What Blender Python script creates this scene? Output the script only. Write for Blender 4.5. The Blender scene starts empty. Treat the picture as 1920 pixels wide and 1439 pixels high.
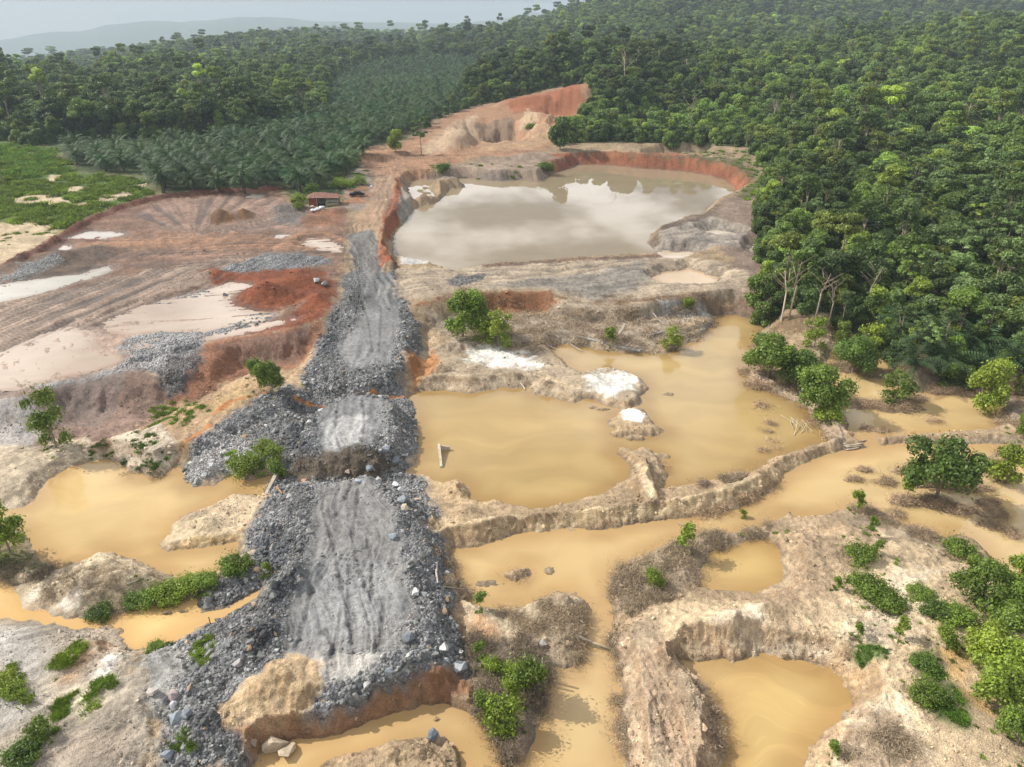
import bpy, bmesh, math, random, time
import numpy as np
from mathutils import Vector, Matrix, Euler

T0 = time.time()
random.seed(7)
RNG = np.random.default_rng(7)
SC = bpy.context.scene
COL = SC.collection

# ------------------------------------------------------------------ camera, sky, sun, exposure
CAM_H = 50.0
TILT = math.radians(26.9)
FPX = 1332.0                       # focal length in pixels of the 1920 px wide photograph
cam = bpy.data.cameras.new('camera')
cam.sensor_width = 36.0
cam.lens = FPX / 1920.0 * 36.0
cam.clip_start = 0.5
cam.clip_end = 60000.0
cam_o = bpy.data.objects.new('camera', cam)
COL.objects.link(cam_o)
cam_o.location = (0, 0, CAM_H)
cam_o.rotation_euler = (math.pi / 2 - TILT, 0, 0)
SC.camera = cam_o

SUN_AZ = math.radians(-72.0)       # from +Y, clockwise
SUN_EL = math.radians(40.0)
sun = bpy.data.lights.new('sun', 'SUN')
sun.energy = 5.0
sun.angle = math.radians(0.6)
sun.color = (1.0, 0.95, 0.87)
sun_o = bpy.data.objects.new('sun', sun)
COL.objects.link(sun_o)
sv = Vector((math.sin(SUN_AZ) * math.cos(SUN_EL), math.cos(SUN_AZ) * math.cos(SUN_EL), math.sin(SUN_EL)))
sun_o.rotation_euler = (-sv).to_track_quat('-Z', 'Y').to_euler()
sun_o.location = (0, 0, 400)

world = bpy.data.worlds.new('World')
SC.world = world
world.use_nodes = True
wn, wl = world.node_tree.nodes, world.node_tree.links
wn.clear()
w_out = wn.new('ShaderNodeOutputWorld')
w_bg = wn.new('ShaderNodeBackground')
w_bg.inputs['Strength'].default_value = 0.066
w_sky = wn.new('ShaderNodeTexSky')
w_sky.sky_type = 'NISHITA'
w_sky.sun_disc = False
w_sky.sun_elevation = SUN_EL
w_sky.sun_rotation = SUN_AZ
w_sky.altitude = 200
w_sky.air_density = 1.0
w_sky.dust_density = 2.5
w_tc = wn.new('ShaderNodeTexCoord')
w_sep = wn.new('ShaderNodeSeparateXYZ')
wl.new(w_tc.outputs['Generated'], w_sep.inputs[0])
w_vec = wn.new('ShaderNodeCombineXYZ')      # below the horizon the sky goes on as at the horizon
def wmath(op, a, b=None, c=None):
    n = wn.new('ShaderNodeMath'); n.operation = op
    for i, v in enumerate((a, b, c)):
        if v is None: continue
        if isinstance(v, (int, float)): n.inputs[i].default_value = v
        else: wl.new(v, n.inputs[i])
    return n.outputs[0]
wl.new(w_sep.outputs[0], w_vec.inputs[0]); wl.new(w_sep.outputs[1], w_vec.inputs[1]); wl.new(wmath('MAXIMUM', w_sep.outputs[2], 0.03), w_vec.inputs[2])
wl.new(w_vec.outputs[0], w_sky.inputs['Vector'])
zc_ = wmath('ADD', wmath('MAXIMUM', w_sep.outputs[2], 0.0), 0.16)
w_cmb = wn.new('ShaderNodeCombineXYZ')
wl.new(wmath('DIVIDE', w_sep.outputs[0], zc_), w_cmb.inputs[0])
wl.new(wmath('DIVIDE', w_sep.outputs[1], zc_), w_cmb.inputs[1])
w_cmb.inputs[2].default_value = 8.3
w_no = wn.new('ShaderNodeTexNoise')
w_no.inputs['Scale'].default_value = 2.3
w_no.inputs['Detail'].default_value = 6.0
w_no.inputs['Roughness'].default_value = 0.52
wl.new(w_cmb.outputs[0], w_no.inputs['Vector'])
w_ramp = wn.new('ShaderNodeMapRange')
w_ramp.interpolation_type = 'SMOOTHSTEP'
w_ramp.inputs['From Min'].default_value = 0.42
w_ramp.inputs['From Max'].default_value = 0.62
wl.new(w_no.outputs['Fac'], w_ramp.inputs['Value'])
w_mix = wn.new('ShaderNodeMix'); w_mix.data_type = 'RGBA'
w_low = wn.new('ShaderNodeMapRange')         # towards the horizon the clouds melt into haze
w_low.interpolation_type = 'SMOOTHSTEP'
w_low.inputs['From Min'].default_value = 0.03
w_low.inputs['From Max'].default_value = 0.15
wl.new(w_sep.outputs[2], w_low.inputs['Value'])
wl.new(wmath('MULTIPLY', w_ramp.outputs[0], w_low.outputs[0]), w_mix.inputs['Factor'])
wl.new(w_sky.outputs[0], w_mix.inputs[6])
w_mix.inputs[7].default_value = (26, 26, 26, 1)      # sunlit cumulus
wl.new(w_mix.outputs[2], w_bg.inputs['Color'])
wl.new(w_bg.outputs[0], w_out.inputs['Surface'])

HAZE = 0.00016                     # density of the hazy air
SC.view_settings.view_transform = 'Standard'
SC.view_settings.look = 'None'
SC.view_settings.exposure = 0.17
SC.view_settings.gamma = 1.0
SC.view_settings.use_curve_mapping = False
SC.render.engine = 'CYCLES'
SC.cycles.use_denoising = True
SC.cycles.denoiser = 'OPENIMAGEDENOISE'
SC.cycles.denoising_input_passes = 'RGB_ALBEDO_NORMAL'
SC.cycles.denoising_prefilter = 'NONE'
SC.cycles.max_bounces = 6
SC.cycles.diffuse_bounces = 2
SC.cycles.glossy_bounces = 2
SC.cycles.transmission_bounces = 3
SC.cycles.transparent_max_bounces = 4
SC.cycles.volume_bounces = 0
SC.cycles.sample_clamp_indirect = 3.0
SC.cycles.use_adaptive_sampling = False
SC.cycles.sampling_pattern = 'BLUE_NOISE'
SC.cycles.caustics_reflective = False
SC.cycles.caustics_refractive = False

# ------------------------------------------------------------------ maths
ST, CT = math.sin(TILT), math.cos(TILT)
def P(px, py, z=0.0):
    """the point at height z that the photograph shows at this pixel (1920 x 1439)"""
    xc, yc = (px - 960.0) / FPX, -(py - 719.5) / FPX
    dx, dy, dz = xc, CT + yc * ST, -ST + yc * CT
    t = (z - CAM_H) / dz
    return (dx * t, dy * t)
def to_px(x, y, z):
    zc = y * CT + (CAM_H - z) * ST
    yc = (z - CAM_H) * CT + y * ST
    return 960 + FPX * x / zc, 719.5 - FPX * yc / zc
def smooth(a, b, x):
    t = np.clip((x - a) / (b - a), 0, 1)
    return t * t * (3 - 2 * t)
def _hash(ix, iy, seed):
    h = (ix.astype(np.int64) * 374761393 + iy.astype(np.int64) * 668265263 + seed * 1442695041) & 0xFFFFFFFF
    h = ((h ^ (h >> 13)) * 1274126177) & 0xFFFFFFFF
    return h ^ (h >> 16)
def perlin(x, y, seed=0):
    x = np.asarray(x, dtype=np.float64); y = np.asarray(y, dtype=np.float64)
    x0 = np.floor(x); y0 = np.floor(y)
    fx, fy = x - x0, y - y0
    u = fx * fx * fx * (fx * (fx * 6 - 15) + 10); v = fy * fy * fy * (fy * (fy * 6 - 15) + 10)
    def g(ox, oy):
        a = (_hash(x0 + ox, y0 + oy, seed) & 1023) * (2 * math.pi / 1024)
        return np.cos(a) * (fx - ox) + np.sin(a) * (fy - oy)
    n0 = g(0, 0); n1 = g(1, 0); n2 = g(0, 1); n3 = g(1, 1)
    return (n0 + u * (n1 - n0) + v * ((n2 + u * (n3 - n2)) - (n0 + u * (n1 - n0)))) * 1.5
def fbm(x, y, wave, octaves=4, seed=0, gain=0.5):
    s, a, f = 0.0, 1.0, 1.0 / wave
    for k in range(octaves):
        s = s + a * perlin(x * f + k * 17.3, y * f - k * 9.1, seed + k)
        a *= gain; f *= 2.03
    return s
def pts(text, z=0.0):
    """'px,py px,py,z ...' -> array of points on the ground"""
    out = []
    for w in text.split():
        q = [float(v) for v in w.split(',')]
        out.append(P(q[0], q[1], q[2] if len(q) > 2 else z))
    return np.array(out)
def sdf(poly, x, y):
    """signed distance, positive inside"""
    d2 = np.full(x.shape, 1e18); inside = np.zeros(x.shape, dtype=bool)
    n = len(poly)
    for i in range(n):
        ax, ay = poly[i]; bx, by = poly[(i + 1) % n]
        ex, ey = bx - ax, by - ay
        L = ex * ex + ey * ey + 1e-12
        t = np.clip(((x - ax) * ex + (y - ay) * ey) / L, 0, 1)
        d2 = np.minimum(d2, (x - ax - t * ex) ** 2 + (y - ay - t * ey) ** 2)
        c = (ay > y) != (by > y)
        if abs(ey) > 1e-12:
            inside ^= c & (x < ax + (y - ay) * ex / ey)
    d = np.sqrt(d2)
    return np.where(inside, d, -d)
def polyline(pl, x, y):
    """distance, signed lateral offset, length along"""
    best = np.full(x.shape, 1e18); lat = np.zeros(x.shape); along = np.zeros(x.shape); acc = 0.0
    for i in range(len(pl) - 1):
        ax, ay = pl[i]; bx, by = pl[i + 1]
        ex, ey = bx - ax, by - ay
        L = math.hypot(ex, ey) + 1e-9
        t = np.clip(((x - ax) * ex + (y - ay) * ey) / (L * L), 0, 1)
        d2 = (x - ax - t * ex) ** 2 + (y - ay - t * ey) ** 2
        m = d2 < best
        best = np.where(m, d2, best)
        lat = np.where(m, (ex * (y - ay) - ey * (x - ax)) / L, lat)
        along = np.where(m, acc + t * L, along)
        acc += L
    return np.sqrt(best), lat, along

# ------------------------------------------------------------------ broad relief (hills, valley, far ridges)
RIDGE = [(-600, 130), (-300, 110), (0, 76), (60, 66), (110, 62), (150, 61), (200, 50), (280, 42), (340, 44), (400, 36), (450, 32), (520, 36), (570, 41),
         (640, 43.5), (720, 44.5), (880, 43.5), (930, 40), (960, 33), (1000, 27), (1040, 36), (1062, 27), (1082, 30), (1130, 40), (1300, 40),
         (1375, 22), (1400, 10), (1430, 3), (1462, 8), (1490, 18), (1550, 36), (2300, 40)]
RY = 6500.0
_rq, _rz = [], []
for _px, _row in RIDGE:
    z = CAM_H - RY * math.tan(TILT - math.atan((719.5 - _row) / FPX))
    zc = RY * CT + (CAM_H - z) * ST
    _rq.append((_px - 960) / FPX * zc / RY); _rz.append(z)
BUMPS = [(90, 700, 12, 150, 180), (60, 470, 14, 50, 60), (300, 1400, 70, 125, 260), (430, 520, 21, 170, 110), (680, 1180, 66, 330, 190), (340, 330, 12, 130, 120), (150, 900, 12, 90, 90), (820, 620, 40, 260, 200),
         (-500, 700, 6, 200, 180), (-150, 1150, 10, 250, 200), (30, 1500, 14, 260, 250)]
def hills(x, y):
    h = np.zeros(np.shape(x))
    for cx, cy, a, sx, sy in BUMPS:
        h = h + a * np.exp(-((x - cx) / sx) ** 2 / 2 - ((y - cy) / sy) ** 2 / 2)
    yy = np.maximum(y, 1.0)
    q = x / yy
    h = h - np.clip(y - 420, 0, 5200) * 0.043 * smooth(-0.26, -0.70, q)
    far = smooth(250, 900, np.hypot(x, y))
    h = h + far * 15.0 * fbm(x, y, 380, 3, 11)
    rz = np.interp(q, _rq, _rz)
    w = np.exp(-((y - RY) / 900.0) ** 2)
    h = h + w * np.maximum(rz + 16 * fbm(x, y, 700, 3, 5) - h, 0)
    return h
FRONT = pts('-500,770,4 0,742,4 40,740,4 95,721,4 143,708,4 230,700,4 287,697,4 340,685,4 377,667,4 382,655,4 393,640,4 450,630,4 500,623,4 567,611,4 617,588,4 '
            '635,560,3.8 655,600,3.6 680,640,3.4 730,640,3.4 760,590,3.6 790,572,3.5 850,556,3.5 930,547,3.5 1030,549,3.5 1060,573,3.5 1150,580,3.5 1250,565,3.5 1330,552,3.5 1405,562,3.5 1440,590,3 '
            '1560,612,2.5 1640,640,2 1700,690,2 1790,712,2 1920,712,2 2300,700,2')
TERR = np.vstack([FRONT, [[900, 200], [3000, 1200], [3000, 9000], [-6000, 9000], [-3000, 800], [-500, 200]]])
def macro(x, y):
    return 3.5 * smooth(95, 140, y) + hills(x, y)
def G(px, py, up=0.0):
    """where the view ray of this pixel meets the broad relief"""
    xc, yc = (px - 960.0) / FPX, -(py - 719.5) / FPX
    d = np.array([xc, CT + yc * ST, -ST + yc * CT])
    t = np.concatenate([np.linspace(20, 800, 1600), np.linspace(800, 9000, 3000)])
    X, Y, Z = d[0] * t, d[1] * t, CAM_H + d[2] * t
    b = np.nonzero(Z < macro(X, Y) + up)[0]
    i = b[0] if len(b) else len(t) - 1
    return (float(X[i]), float(Y[i]))
def gpts(text):
    return np.array([G(*[float(v) for v in w.split(',')][:2]) for w in text.split()])

# ------------------------------------------------------------------ water bodies (outline, level, bank slope)
ZL = 1.5
PONDS = []
def pond(name, z, text, slope, color, islands=(), cell=1.0, amp=0.35):
    PONDS.append((name, dict(z=z, poly=pts(text, z), slope=slope, color=color, isl=[pts(t, z) for t in islands], cell=cell, amp=amp)))
pond('lake_water', ZL,
     '740,484 737,455 740,430 763,413 774,396 787,384 774,374 764,352 768,342 780,337 830,336 873,332 905,337 940,340 973,337 1013,341 1033,327 1070,315 1080,309 1140,309 1207,316 1280,321 1323,327 '
     '1357,336 1377,352 1380,366 1360,377 1330,389 1317,407 1300,417 1280,418 1250,430 1221,440 1215,455 1228,470 1252,478 1240,487 1180,490 1120,493 1050,498 1000,502 930,505 880,516 850,519 820,506 790,500 755,494',
     0.9, (0.25, 0.20, 0.13),
     ['800,353 827,343 870,346 871,352 840,356 832,370 817,381 787,388 770,384 778,379 807,376 819,369 812,359'], 2.5, 0.8)
pond('tan_pond_water', 0.0,
     '763,743 780,736 830,733 880,738 917,733 940,726 960,729 977,728 993,724 1000,741 1033,744 1077,756 1093,749 1115,752 1130,758 1150,764 1180,768 1205,760 1203,742 1215,730 1205,712 1178,700 1145,692 1115,694 1090,700 1068,690 1050,672 1030,655 '
     '1040,645 1080,646 1130,658 1180,662 1250,664 1300,640 1335,612 1345,592 1380,590 1410,600 1432,612 1408,650 1397,690 1402,722 1450,737 1480,747 1510,762 1530,790 1545,815 1553,826 1520,836 1450,860 1410,886 1380,894 1320,906 1290,911 1242,917 '
     '1250,890 1246,868 1225,848 1205,838 1190,846 1160,840 1153,852 1178,872 1177,900 1130,926 1060,946 1030,951 1000,956 960,946 930,938 900,941 885,936 880,915 860,901 830,906 800,892 750,891 776,870 786,840 781,800 776,762',
     0.75, (0.36, 0.255, 0.11),
     ['1140,790 1165,770 1205,768 1218,785 1232,800 1246,808 1225,822 1190,818 1165,812 1142,800'], 0.9)
pond('channel_water', 0.0,
     '850,1030 900,1026 960,1006 1060,991 1130,996 1200,981 1300,971 1390,951 1450,921 1470,891 1500,871 1560,851 1620,838 1590,812 1588,790 1575,768 1556,742 1540,700 1560,655 1590,622 1625,640 1662,650 1680,690 1665,715 1700,728 1720,737 1800,722 1850,735 1880,765 1880,790 1860,806 1800,811 1740,815 1640,822 '
     '1652,836 1700,832 1800,833 1880,833 1940,836 2300,840 2300,1080 1915,1082 1888,1080 1862,1052 1838,1022 1800,1002 1770,1010 1700,990 1650,962 1600,948 1560,962 1480,976 1450,986 1380,1000 1300,1004 1250,1020 1180,1055 1147,1080 1140,1120 1150,1140 1146,1170 1152,1220 '
     '1160,1260 1166,1330 1172,1400 1182,1500 930,1500 952,1438 985,1432 1003,1390 1012,1340 1026,1270 1020,1240 1060,1256 1090,1240 1100,1170 1110,1138 1080,1115 1040,1110 1000,1130 960,1146 920,1141 880,1130 866,1110 856,1075 846,1050',
     0.9, (0.48, 0.345, 0.165),
     ['1395,1003 1480,960 1500,990 1440,1012', '944,1080 965,1067 990,1066 997,1078 980,1087 958,1090'], 0.8)
pond('lower_stream_water', 0.004,
     '440,1500 480,1425 500,1402 560,1391 640,1376 720,1346 790,1324 840,1321 890,1341 925,1371 945,1411 960,1500',
     2.2, (0.48, 0.345, 0.165), ['560,1460 640,1420 700,1405 760,1392 820,1385 855,1400 862,1430 880,1500 540,1500'], 0.6)
pond('corner_pond_water', 0.008,
     '1283,1240 1330,1239 1390,1240 1432,1224 1480,1235 1540,1246 1582,1270 1592,1300 1590,1330 1571,1350 1540,1371 1520,1400 1495,1500 1335,1500 1357,1400 1352,1350 1335,1310 1310,1280 1286,1256',
     1.1, (0.42, 0.295, 0.125), (), 0.6)
pond('small_pond_water', 0.25, '1303,1098 1320,1060 1340,1035 1380,1019 1442,1009 1460,1040 1472,1070 1464,1095 1440,1101 1420,1114 1380,1110 1340,1107', 0.5, (0.42, 0.295, 0.12), (), 0.6)
pond('left_pond_water', 0.0,
     '192,861 230,871 250,886 280,896 312,890 330,871 346,882 346,897 362,911 400,911 432,891 470,901 512,891 505,902 490,931 440,926 425,934 390,951 340,971 322,986 322,1000 301,1020 312,1036 400,1026 440,1018 452,1040 420,1066 370,1086 340,1086 '
     '310,1075 280,1061 240,1046 210,1036 190,1031 160,1051 110,1066 70,1046 40,1001 15,988 -60,1000 -80,950 40,952 62,938 90,901 130,876',
     0.7, (0.47, 0.335, 0.155), (), 0.8)
pond('left_stream_water', 0.0,
     '-300,1080 0,1088 26,1098 42,1131 100,1151 130,1166 170,1161 200,1151 240,1146 330,1126 368,1118 378,1150 430,1140 492,1103 482,1122 420,1156 390,1166 350,1191 310,1206 280,1219 240,1216 226,1196 208,1176 150,1176 100,1171 50,1166 0,1164 -300,1170',
     0.5, (0.60, 0.42, 0.19), (), 0.7)
PUD = (0.40, 0.315, 0.245)
pond('puddle_water', 3.72, '-200,560 0,534 60,525 150,514 185,503 205,498 215,505 190,518 130,536 60,556 0,567 -200,600', 0.12, (0.43, 0.40, 0.34), (), 1.0)
pond('puddle_water', 3.70, '182,606 215,592 262,571 330,557 400,541 425,531 463,531 470,538 432,556 428,570 480,586 512,588 492,604 430,612 382,626 300,622 240,632 195,622', 0.12, PUD, (), 0.9)
pond('puddle_water', 3.66, '-200,690 0,662 60,636 130,612 178,622 190,640 216,662 240,672 200,690 150,704 96,712 45,731 0,734 -200,745', 0.12, PUD, (), 0.9)
pond('puddle_water', 3.70, '228,660 262,640 298,632 300,642 262,662', 0.12, PUD, (), 0.8)
pond('puddle_water', 3.72, '378,640 400,624 470,608 520,600 560,598 500,618 440,630 390,640', 0.12, PUD, (), 0.8)
pond('puddle_water', 3.70, '565,460 575,448 612,446 640,462 640,474 600,470', 0.12, (0.5, 0.41, 0.33), (), 1.2)
pond('puddle_water', 3.70, '125,448 150,438 172,434 230,436 236,442 190,449', 0.12, (0.5, 0.45, 0.4), (), 1.2)
pond('puddle_water', 3.70, '104,468 120,459 136,461 130,470', 0.12, (0.5, 0.45, 0.4), (), 1.2)
pond('puddle_water', 3.70, '455,371 475,365 502,367 488,374', 0.12, (0.5, 0.45, 0.4), (), 1.2)
pond('puddle_water', 3.70, '505,445 525,440 548,441 530,448', 0.12, (0.5, 0.45, 0.4), (), 1.2)
pond('puddle_water', 2.6, '1222,521 1248,510 1275,508 1290,502 1320,513 1346,520 1352,529 1320,537 1270,538 1238,534', 0.6, (0.5, 0.38, 0.26), (), 1.0)
pond('puddle_water', 2.5, '1318,436 1338,431 1356,432 1382,440 1360,446 1342,446', 0.3, (0.5, 0.44, 0.36), (), 1.2)
pond('puddle_water', 2.2, '1238,482 1252,474 1290,472 1312,476 1280,484 1262,493', 0.3, (0.5, 0.42, 0.33), (), 1.2)
pond('puddle_water', 2.5, '1406,470 1412,458 1424,458 1428,480 1410,478', 0.4, (0.5, 0.45, 0.4), (), 1.2)
pond('puddle_water', 3.4, '1130,266 1160,250 1250,252 1235,266 1165,272', 0.3, (0.42, 0.32, 0.18), (), 2.0)
pond('puddle_water', 3.3, '1215,296 1250,288 1320,290 1300,298', 0.3, (0.5, 0.5, 0.45), (), 2.0)

# ------------------------------------------------------------------ raised ground: (outline px at height z, slope width m)
LAYERS = [
    # road embankment of broken rock, lower / middle / upper stretch
    (2.9, '560,905 690,897 760,925 790,980 800,1040 815,1110 830,1180 800,1250 740,1275 660,1290 560,1300 520,1250 500,1180 510,1110 540,1030 545,960', 4.0),
    (2.9, '575,790 640,742 720,738 750,770 755,830 735,858 600,862 560,850', 3.0),
    (3.3, '600,650 640,600 655,560 745,560 760,600 765,660 745,700 690,712 600,705 585,690', 3.0),
    (1.2, '360,860 440,815 520,770 575,780 560,860 470,880 380,890', 2.0),
    (1.5, '345,1290 440,1180 520,1150 560,1330 440,1410 330,1400', 4.0),
    (2.2, '430,1330 520,1260 640,1270 780,1260 800,1290 720,1320 600,1350 500,1370 440,1380', 2.0),
    (1.0, '760,1280 860,1210 900,1260 880,1310 800,1320', 2.0),
    (1.6, '600,1439 700,1412 800,1400 830,1439 830,1500 600,1500', 2.0),
    # berms between the ponds
    # right lower land
    (1.7, '1165,1180 1260,1125 1420,1130 1500,1000 1600,985 1780,1040 1920,1110 2300,1150 2300,1600 1100,1600', 3.0),
    (2.6, '1640,1220 1740,1130 1860,1090 2200,1150 2200,1500 1560,1500 1620,1350', 5.0),
    # left lower land
    (1.5, '-300,1200 40,1200 180,1200 330,1240 280,1400 0,1500 -300,1500', 4.0),
    (1.4, '60,1110 150,1060 210,1050 330,1100 440,1080 360,1105 220,1135 110,1135', 2.0),
    (1.2, '-100,870 150,845 190,850 120,870 60,930 -100,950', 2.0),
    (2.0, '130,845 330,780 470,700 560,690 600,640 560,740 450,790 350,850 240,870', 4.0),
    # brush bank and mud shore of the tan pond
    (1.6, '800,620 860,590 1000,590 1200,600 1320,600 1300,615 1150,630 1000,630 900,640 820,650', 3.0),
    (0.9, '1150,1095 1200,1060 1290,1010 1440,980 1300,1040 1260,1110 1170,1150', 1.5),
    (1.3, '900,1140 1040,1120 1095,1140 1085,1170 1085,1220 1040,1235 900,1240 870,1180', 2.0),
    (0.9, '880,1230 1000,1230 1005,1300 985,1390 950,1425 915,1340 890,1300', 1.5),
]
BERMS = [
    (1.7, '825,1000 900,980 1000,972 1060,965 1130,958 1240,948 1330,932 1405,905 1452,878 1480,862 1545,842 1572,828', 1.6, 1.4),
    (1.2, '1572,828 1566,800 1545,770 1500,747 1450,722 1415,690', 1.4, 1.2),
    (1.8, '785,712 850,702 900,712 960,700 1020,715 1060,735 1085,745', 1.6, 1.6),
    (1.9, '1196,856 1210,885 1218,925', 1.2, 1.4),
    (1.0, '1640,832 1700,826 1800,820 1900,818 2000,815', 0.8, 0.8),
    (2.6, '1270,1215 1380,1205 1480,1205 1560,1215 1620,1235 1640,1300', 1.5, 3.0),
    (4.35, '182,607,3.6 240,583,3.6 330,553,3.6 400,540,3.6', .6, 1.0),
    (4.3, '225,648,3.6 300,624,3.6 385,628,3.6 470,607,3.6 505,590,3.6', .8, 1.2),
    (4.3, '205,694,3.6 240,668,3.6 262,640,3.6', .8, 1.2),
    (4.3, '300,662,3.6 345,640,3.6 380,636,3.6', 1.0, 1.4),
    (5.0, '28,497,4 110,452,4 160,418,4 230,390,4 300,372,4 420,361,4 520,357,4', 1.5, 2.5),
    (4.6, '75,718,4 180,692,4 280,672,4 360,650,4', 1.2, 2.2),
    (5.2, '738,340,4 748,380,4 728,430,4 720,470,4 732,500,4', 1.2, 2.4),
    (3.6, '890,508,2 1000,500,2 1100,494,2 1240,488,2', 1.0, 2.0),
    (3.4, '1225,440,2 1262,428,2 1320,412,2 1345,395,2', 1.5, 2.5),
    (5.0, '560,395,4 620,402,4 650,398,4', 2.0, 3.0),
]
# heaps: px, py (foot), level of the foot, radii (m), height (m)
HEAPS = [
    (505, 975, 2.0, 3.6, 3.8, 1.9), (560, 1090, 2.2, 2.4, 3.0, 1.4), (520, 1120, 2.0, 2.6, 2.6, 1.5), (480, 1215, 1.4, 4.2, 3.0, 1.9), (520, 1290, 2.0, 4.3, 3.0, 2.1),
    (750, 985, 2.4, 2.2, 3.2, 1.1), (770, 1090, 2.4, 2.0, 3.0, 1.2), (790, 1190, 2.2, 2.4, 3.0, 1.1), (740, 1250, 2.4, 3.4, 1.8, 1.1), (670, 845, 2.8, 3.6, 1.6, 1.0),
    (560, 800, 2.0, 2.6, 3.6, 1.5), (735, 780, 2.6, 1.8, 3.2, 0.9), (600, 640, 3.0, 2.4, 5.0, 1.4), (765, 640, 2.6, 2.0, 5.0, 1.2), (690, 905, 2.4, 2.0, 1.2, 0.6),
    (400, 1370, 0.8, 3.2, 2.4, 1.6), (360, 1290, 1.0, 3.0, 2.2, 1.0), (760, 1400, 1.2, 2.4, 1.4, 1.2),
    (505, 560, 3.6, 7.5, 5.0, 3.0), (560, 535, 3.6, 8.0, 4.0, 1.6), (600, 570, 3.4, 4.0, 5.0, 1.6), (400, 518, 3.8, 4.5, 3.0, 1.2), (540, 600, 3.4, 7.0, 2.5, 1.4),
    (415, 416, 3.5, 4.6, 5.5, 2.9), (457, 411, 3.5, 3.8, 4.5, 2.2), (172, 446, 3.6, 4.2, 2.2, 1.2), (120, 490, 3.4, 12.0, 5.0, 1.7), (40, 508, 3.4, 11.0, 4.0, 1.2), (185, 478, 3.4, 8.0, 4.0, 1.5),
    (330, 660, 3.6, 3.0, 2.6, 1.2), (355, 625, 3.6, 3.4, 2.4, 0.9), (285, 640, 3.6, 3.0, 1.0, 0.7), (315, 680, 3.6, 2.8, 2.0, 1.1), (240, 690, 3.6, 3.0, 1.5, 0.8), (380, 545, 3.6, 3.2, 1.5, 0.8), (440, 505, 3.6, 3.0, 1.5, 0.8),
    (580, 420, 3.5, 9.0, 4.0, 1.6), (525, 395, 3.5, 5.0, 5.0, 1.2),
    (825, 690, 1.4, 2.4, 1.6, 1.5), (885, 720, 1.0, 1.6, 1.2, 0.9), (955, 720, 0.9, 1.2, 0.9, 0.9), (1080, 740, 0.8, 1.3, 1.0, 1.0),
    (1375, 1170, 1.6, 3.0, 1.8, 1.7), (1430, 1150, 1.4, 2.6, 1.4, 1.0), (1300, 1180, 1.4, 2.6, 2.0, 1.0), (1620, 1190, 1.7, 1.8, 1.2, 0.9), (1560, 1225, 1.6, 2.5, 1.5, 0.8),
    (1545, 1000, 1.0, 2.5, 1.6, -0.7), (1330, 1410, 1.0, 1.4, 3.0, 0.8), (1290, 1330, 1.0, 1.6, 4.0, 0.7), (1180, 1330, 0.8, 1.5, 4.0, 0.8), (1250, 1360, 1.2, 1.3, 4.0, -0.6),
    (860, 920, 0.7, 2.0, 1.6, 1.0), (880, 960, 0.8, 3.0, 1.8, 0.8), (1060, 1130, 1.0, 2.2, 1.2, 0.8), (1070, 1215, 0.8, 1.6, 1.2, 0.8), (960, 1210, 0.8, 1.8, 1.2, -0.5),
    (120, 1240, 1.5, 2.5, 1.6, 0.8), (90, 1150, 0.9, 2.6, 0.9, 0.6), (230, 1090, 1.0, 3.0, 1.4, 0.9), (200, 1060, 1.0, 2.0, 1.0, 0.7), (250, 1330, 1.2, 2.6, 2.0, 1.0), (160, 1090, 1.0, 1.6, 1.2, 0.8),
    (390, 985, 0.4, 3.2, 1.5, 0.8), (420, 960, 0.5, 2.0, 1.0, 0.6), (470, 925, 0.5, 2.0, 0.8, 0.5),
]
# the mined red hill
HILLCUT = [(930, 248, 24, 26, -8.0), (905, 235, 14, 20, -3.0), (858, 268, 9, 22, 4.5), (1005, 240, 12, 26, 5.0), (1060, 205, 16, 18, -3.5), (1085, 182, 16, 14, 5.0), (990, 195, 22, 9, 3.5), (1050, 250, 10, 20, 3.0), (700, 300, 12, 5, 2.0), (1000, 295, 10, 4, 1.4), (880, 300, 20, 4, 1.2), (745, 290, 8, 4, 1.0)]
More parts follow.
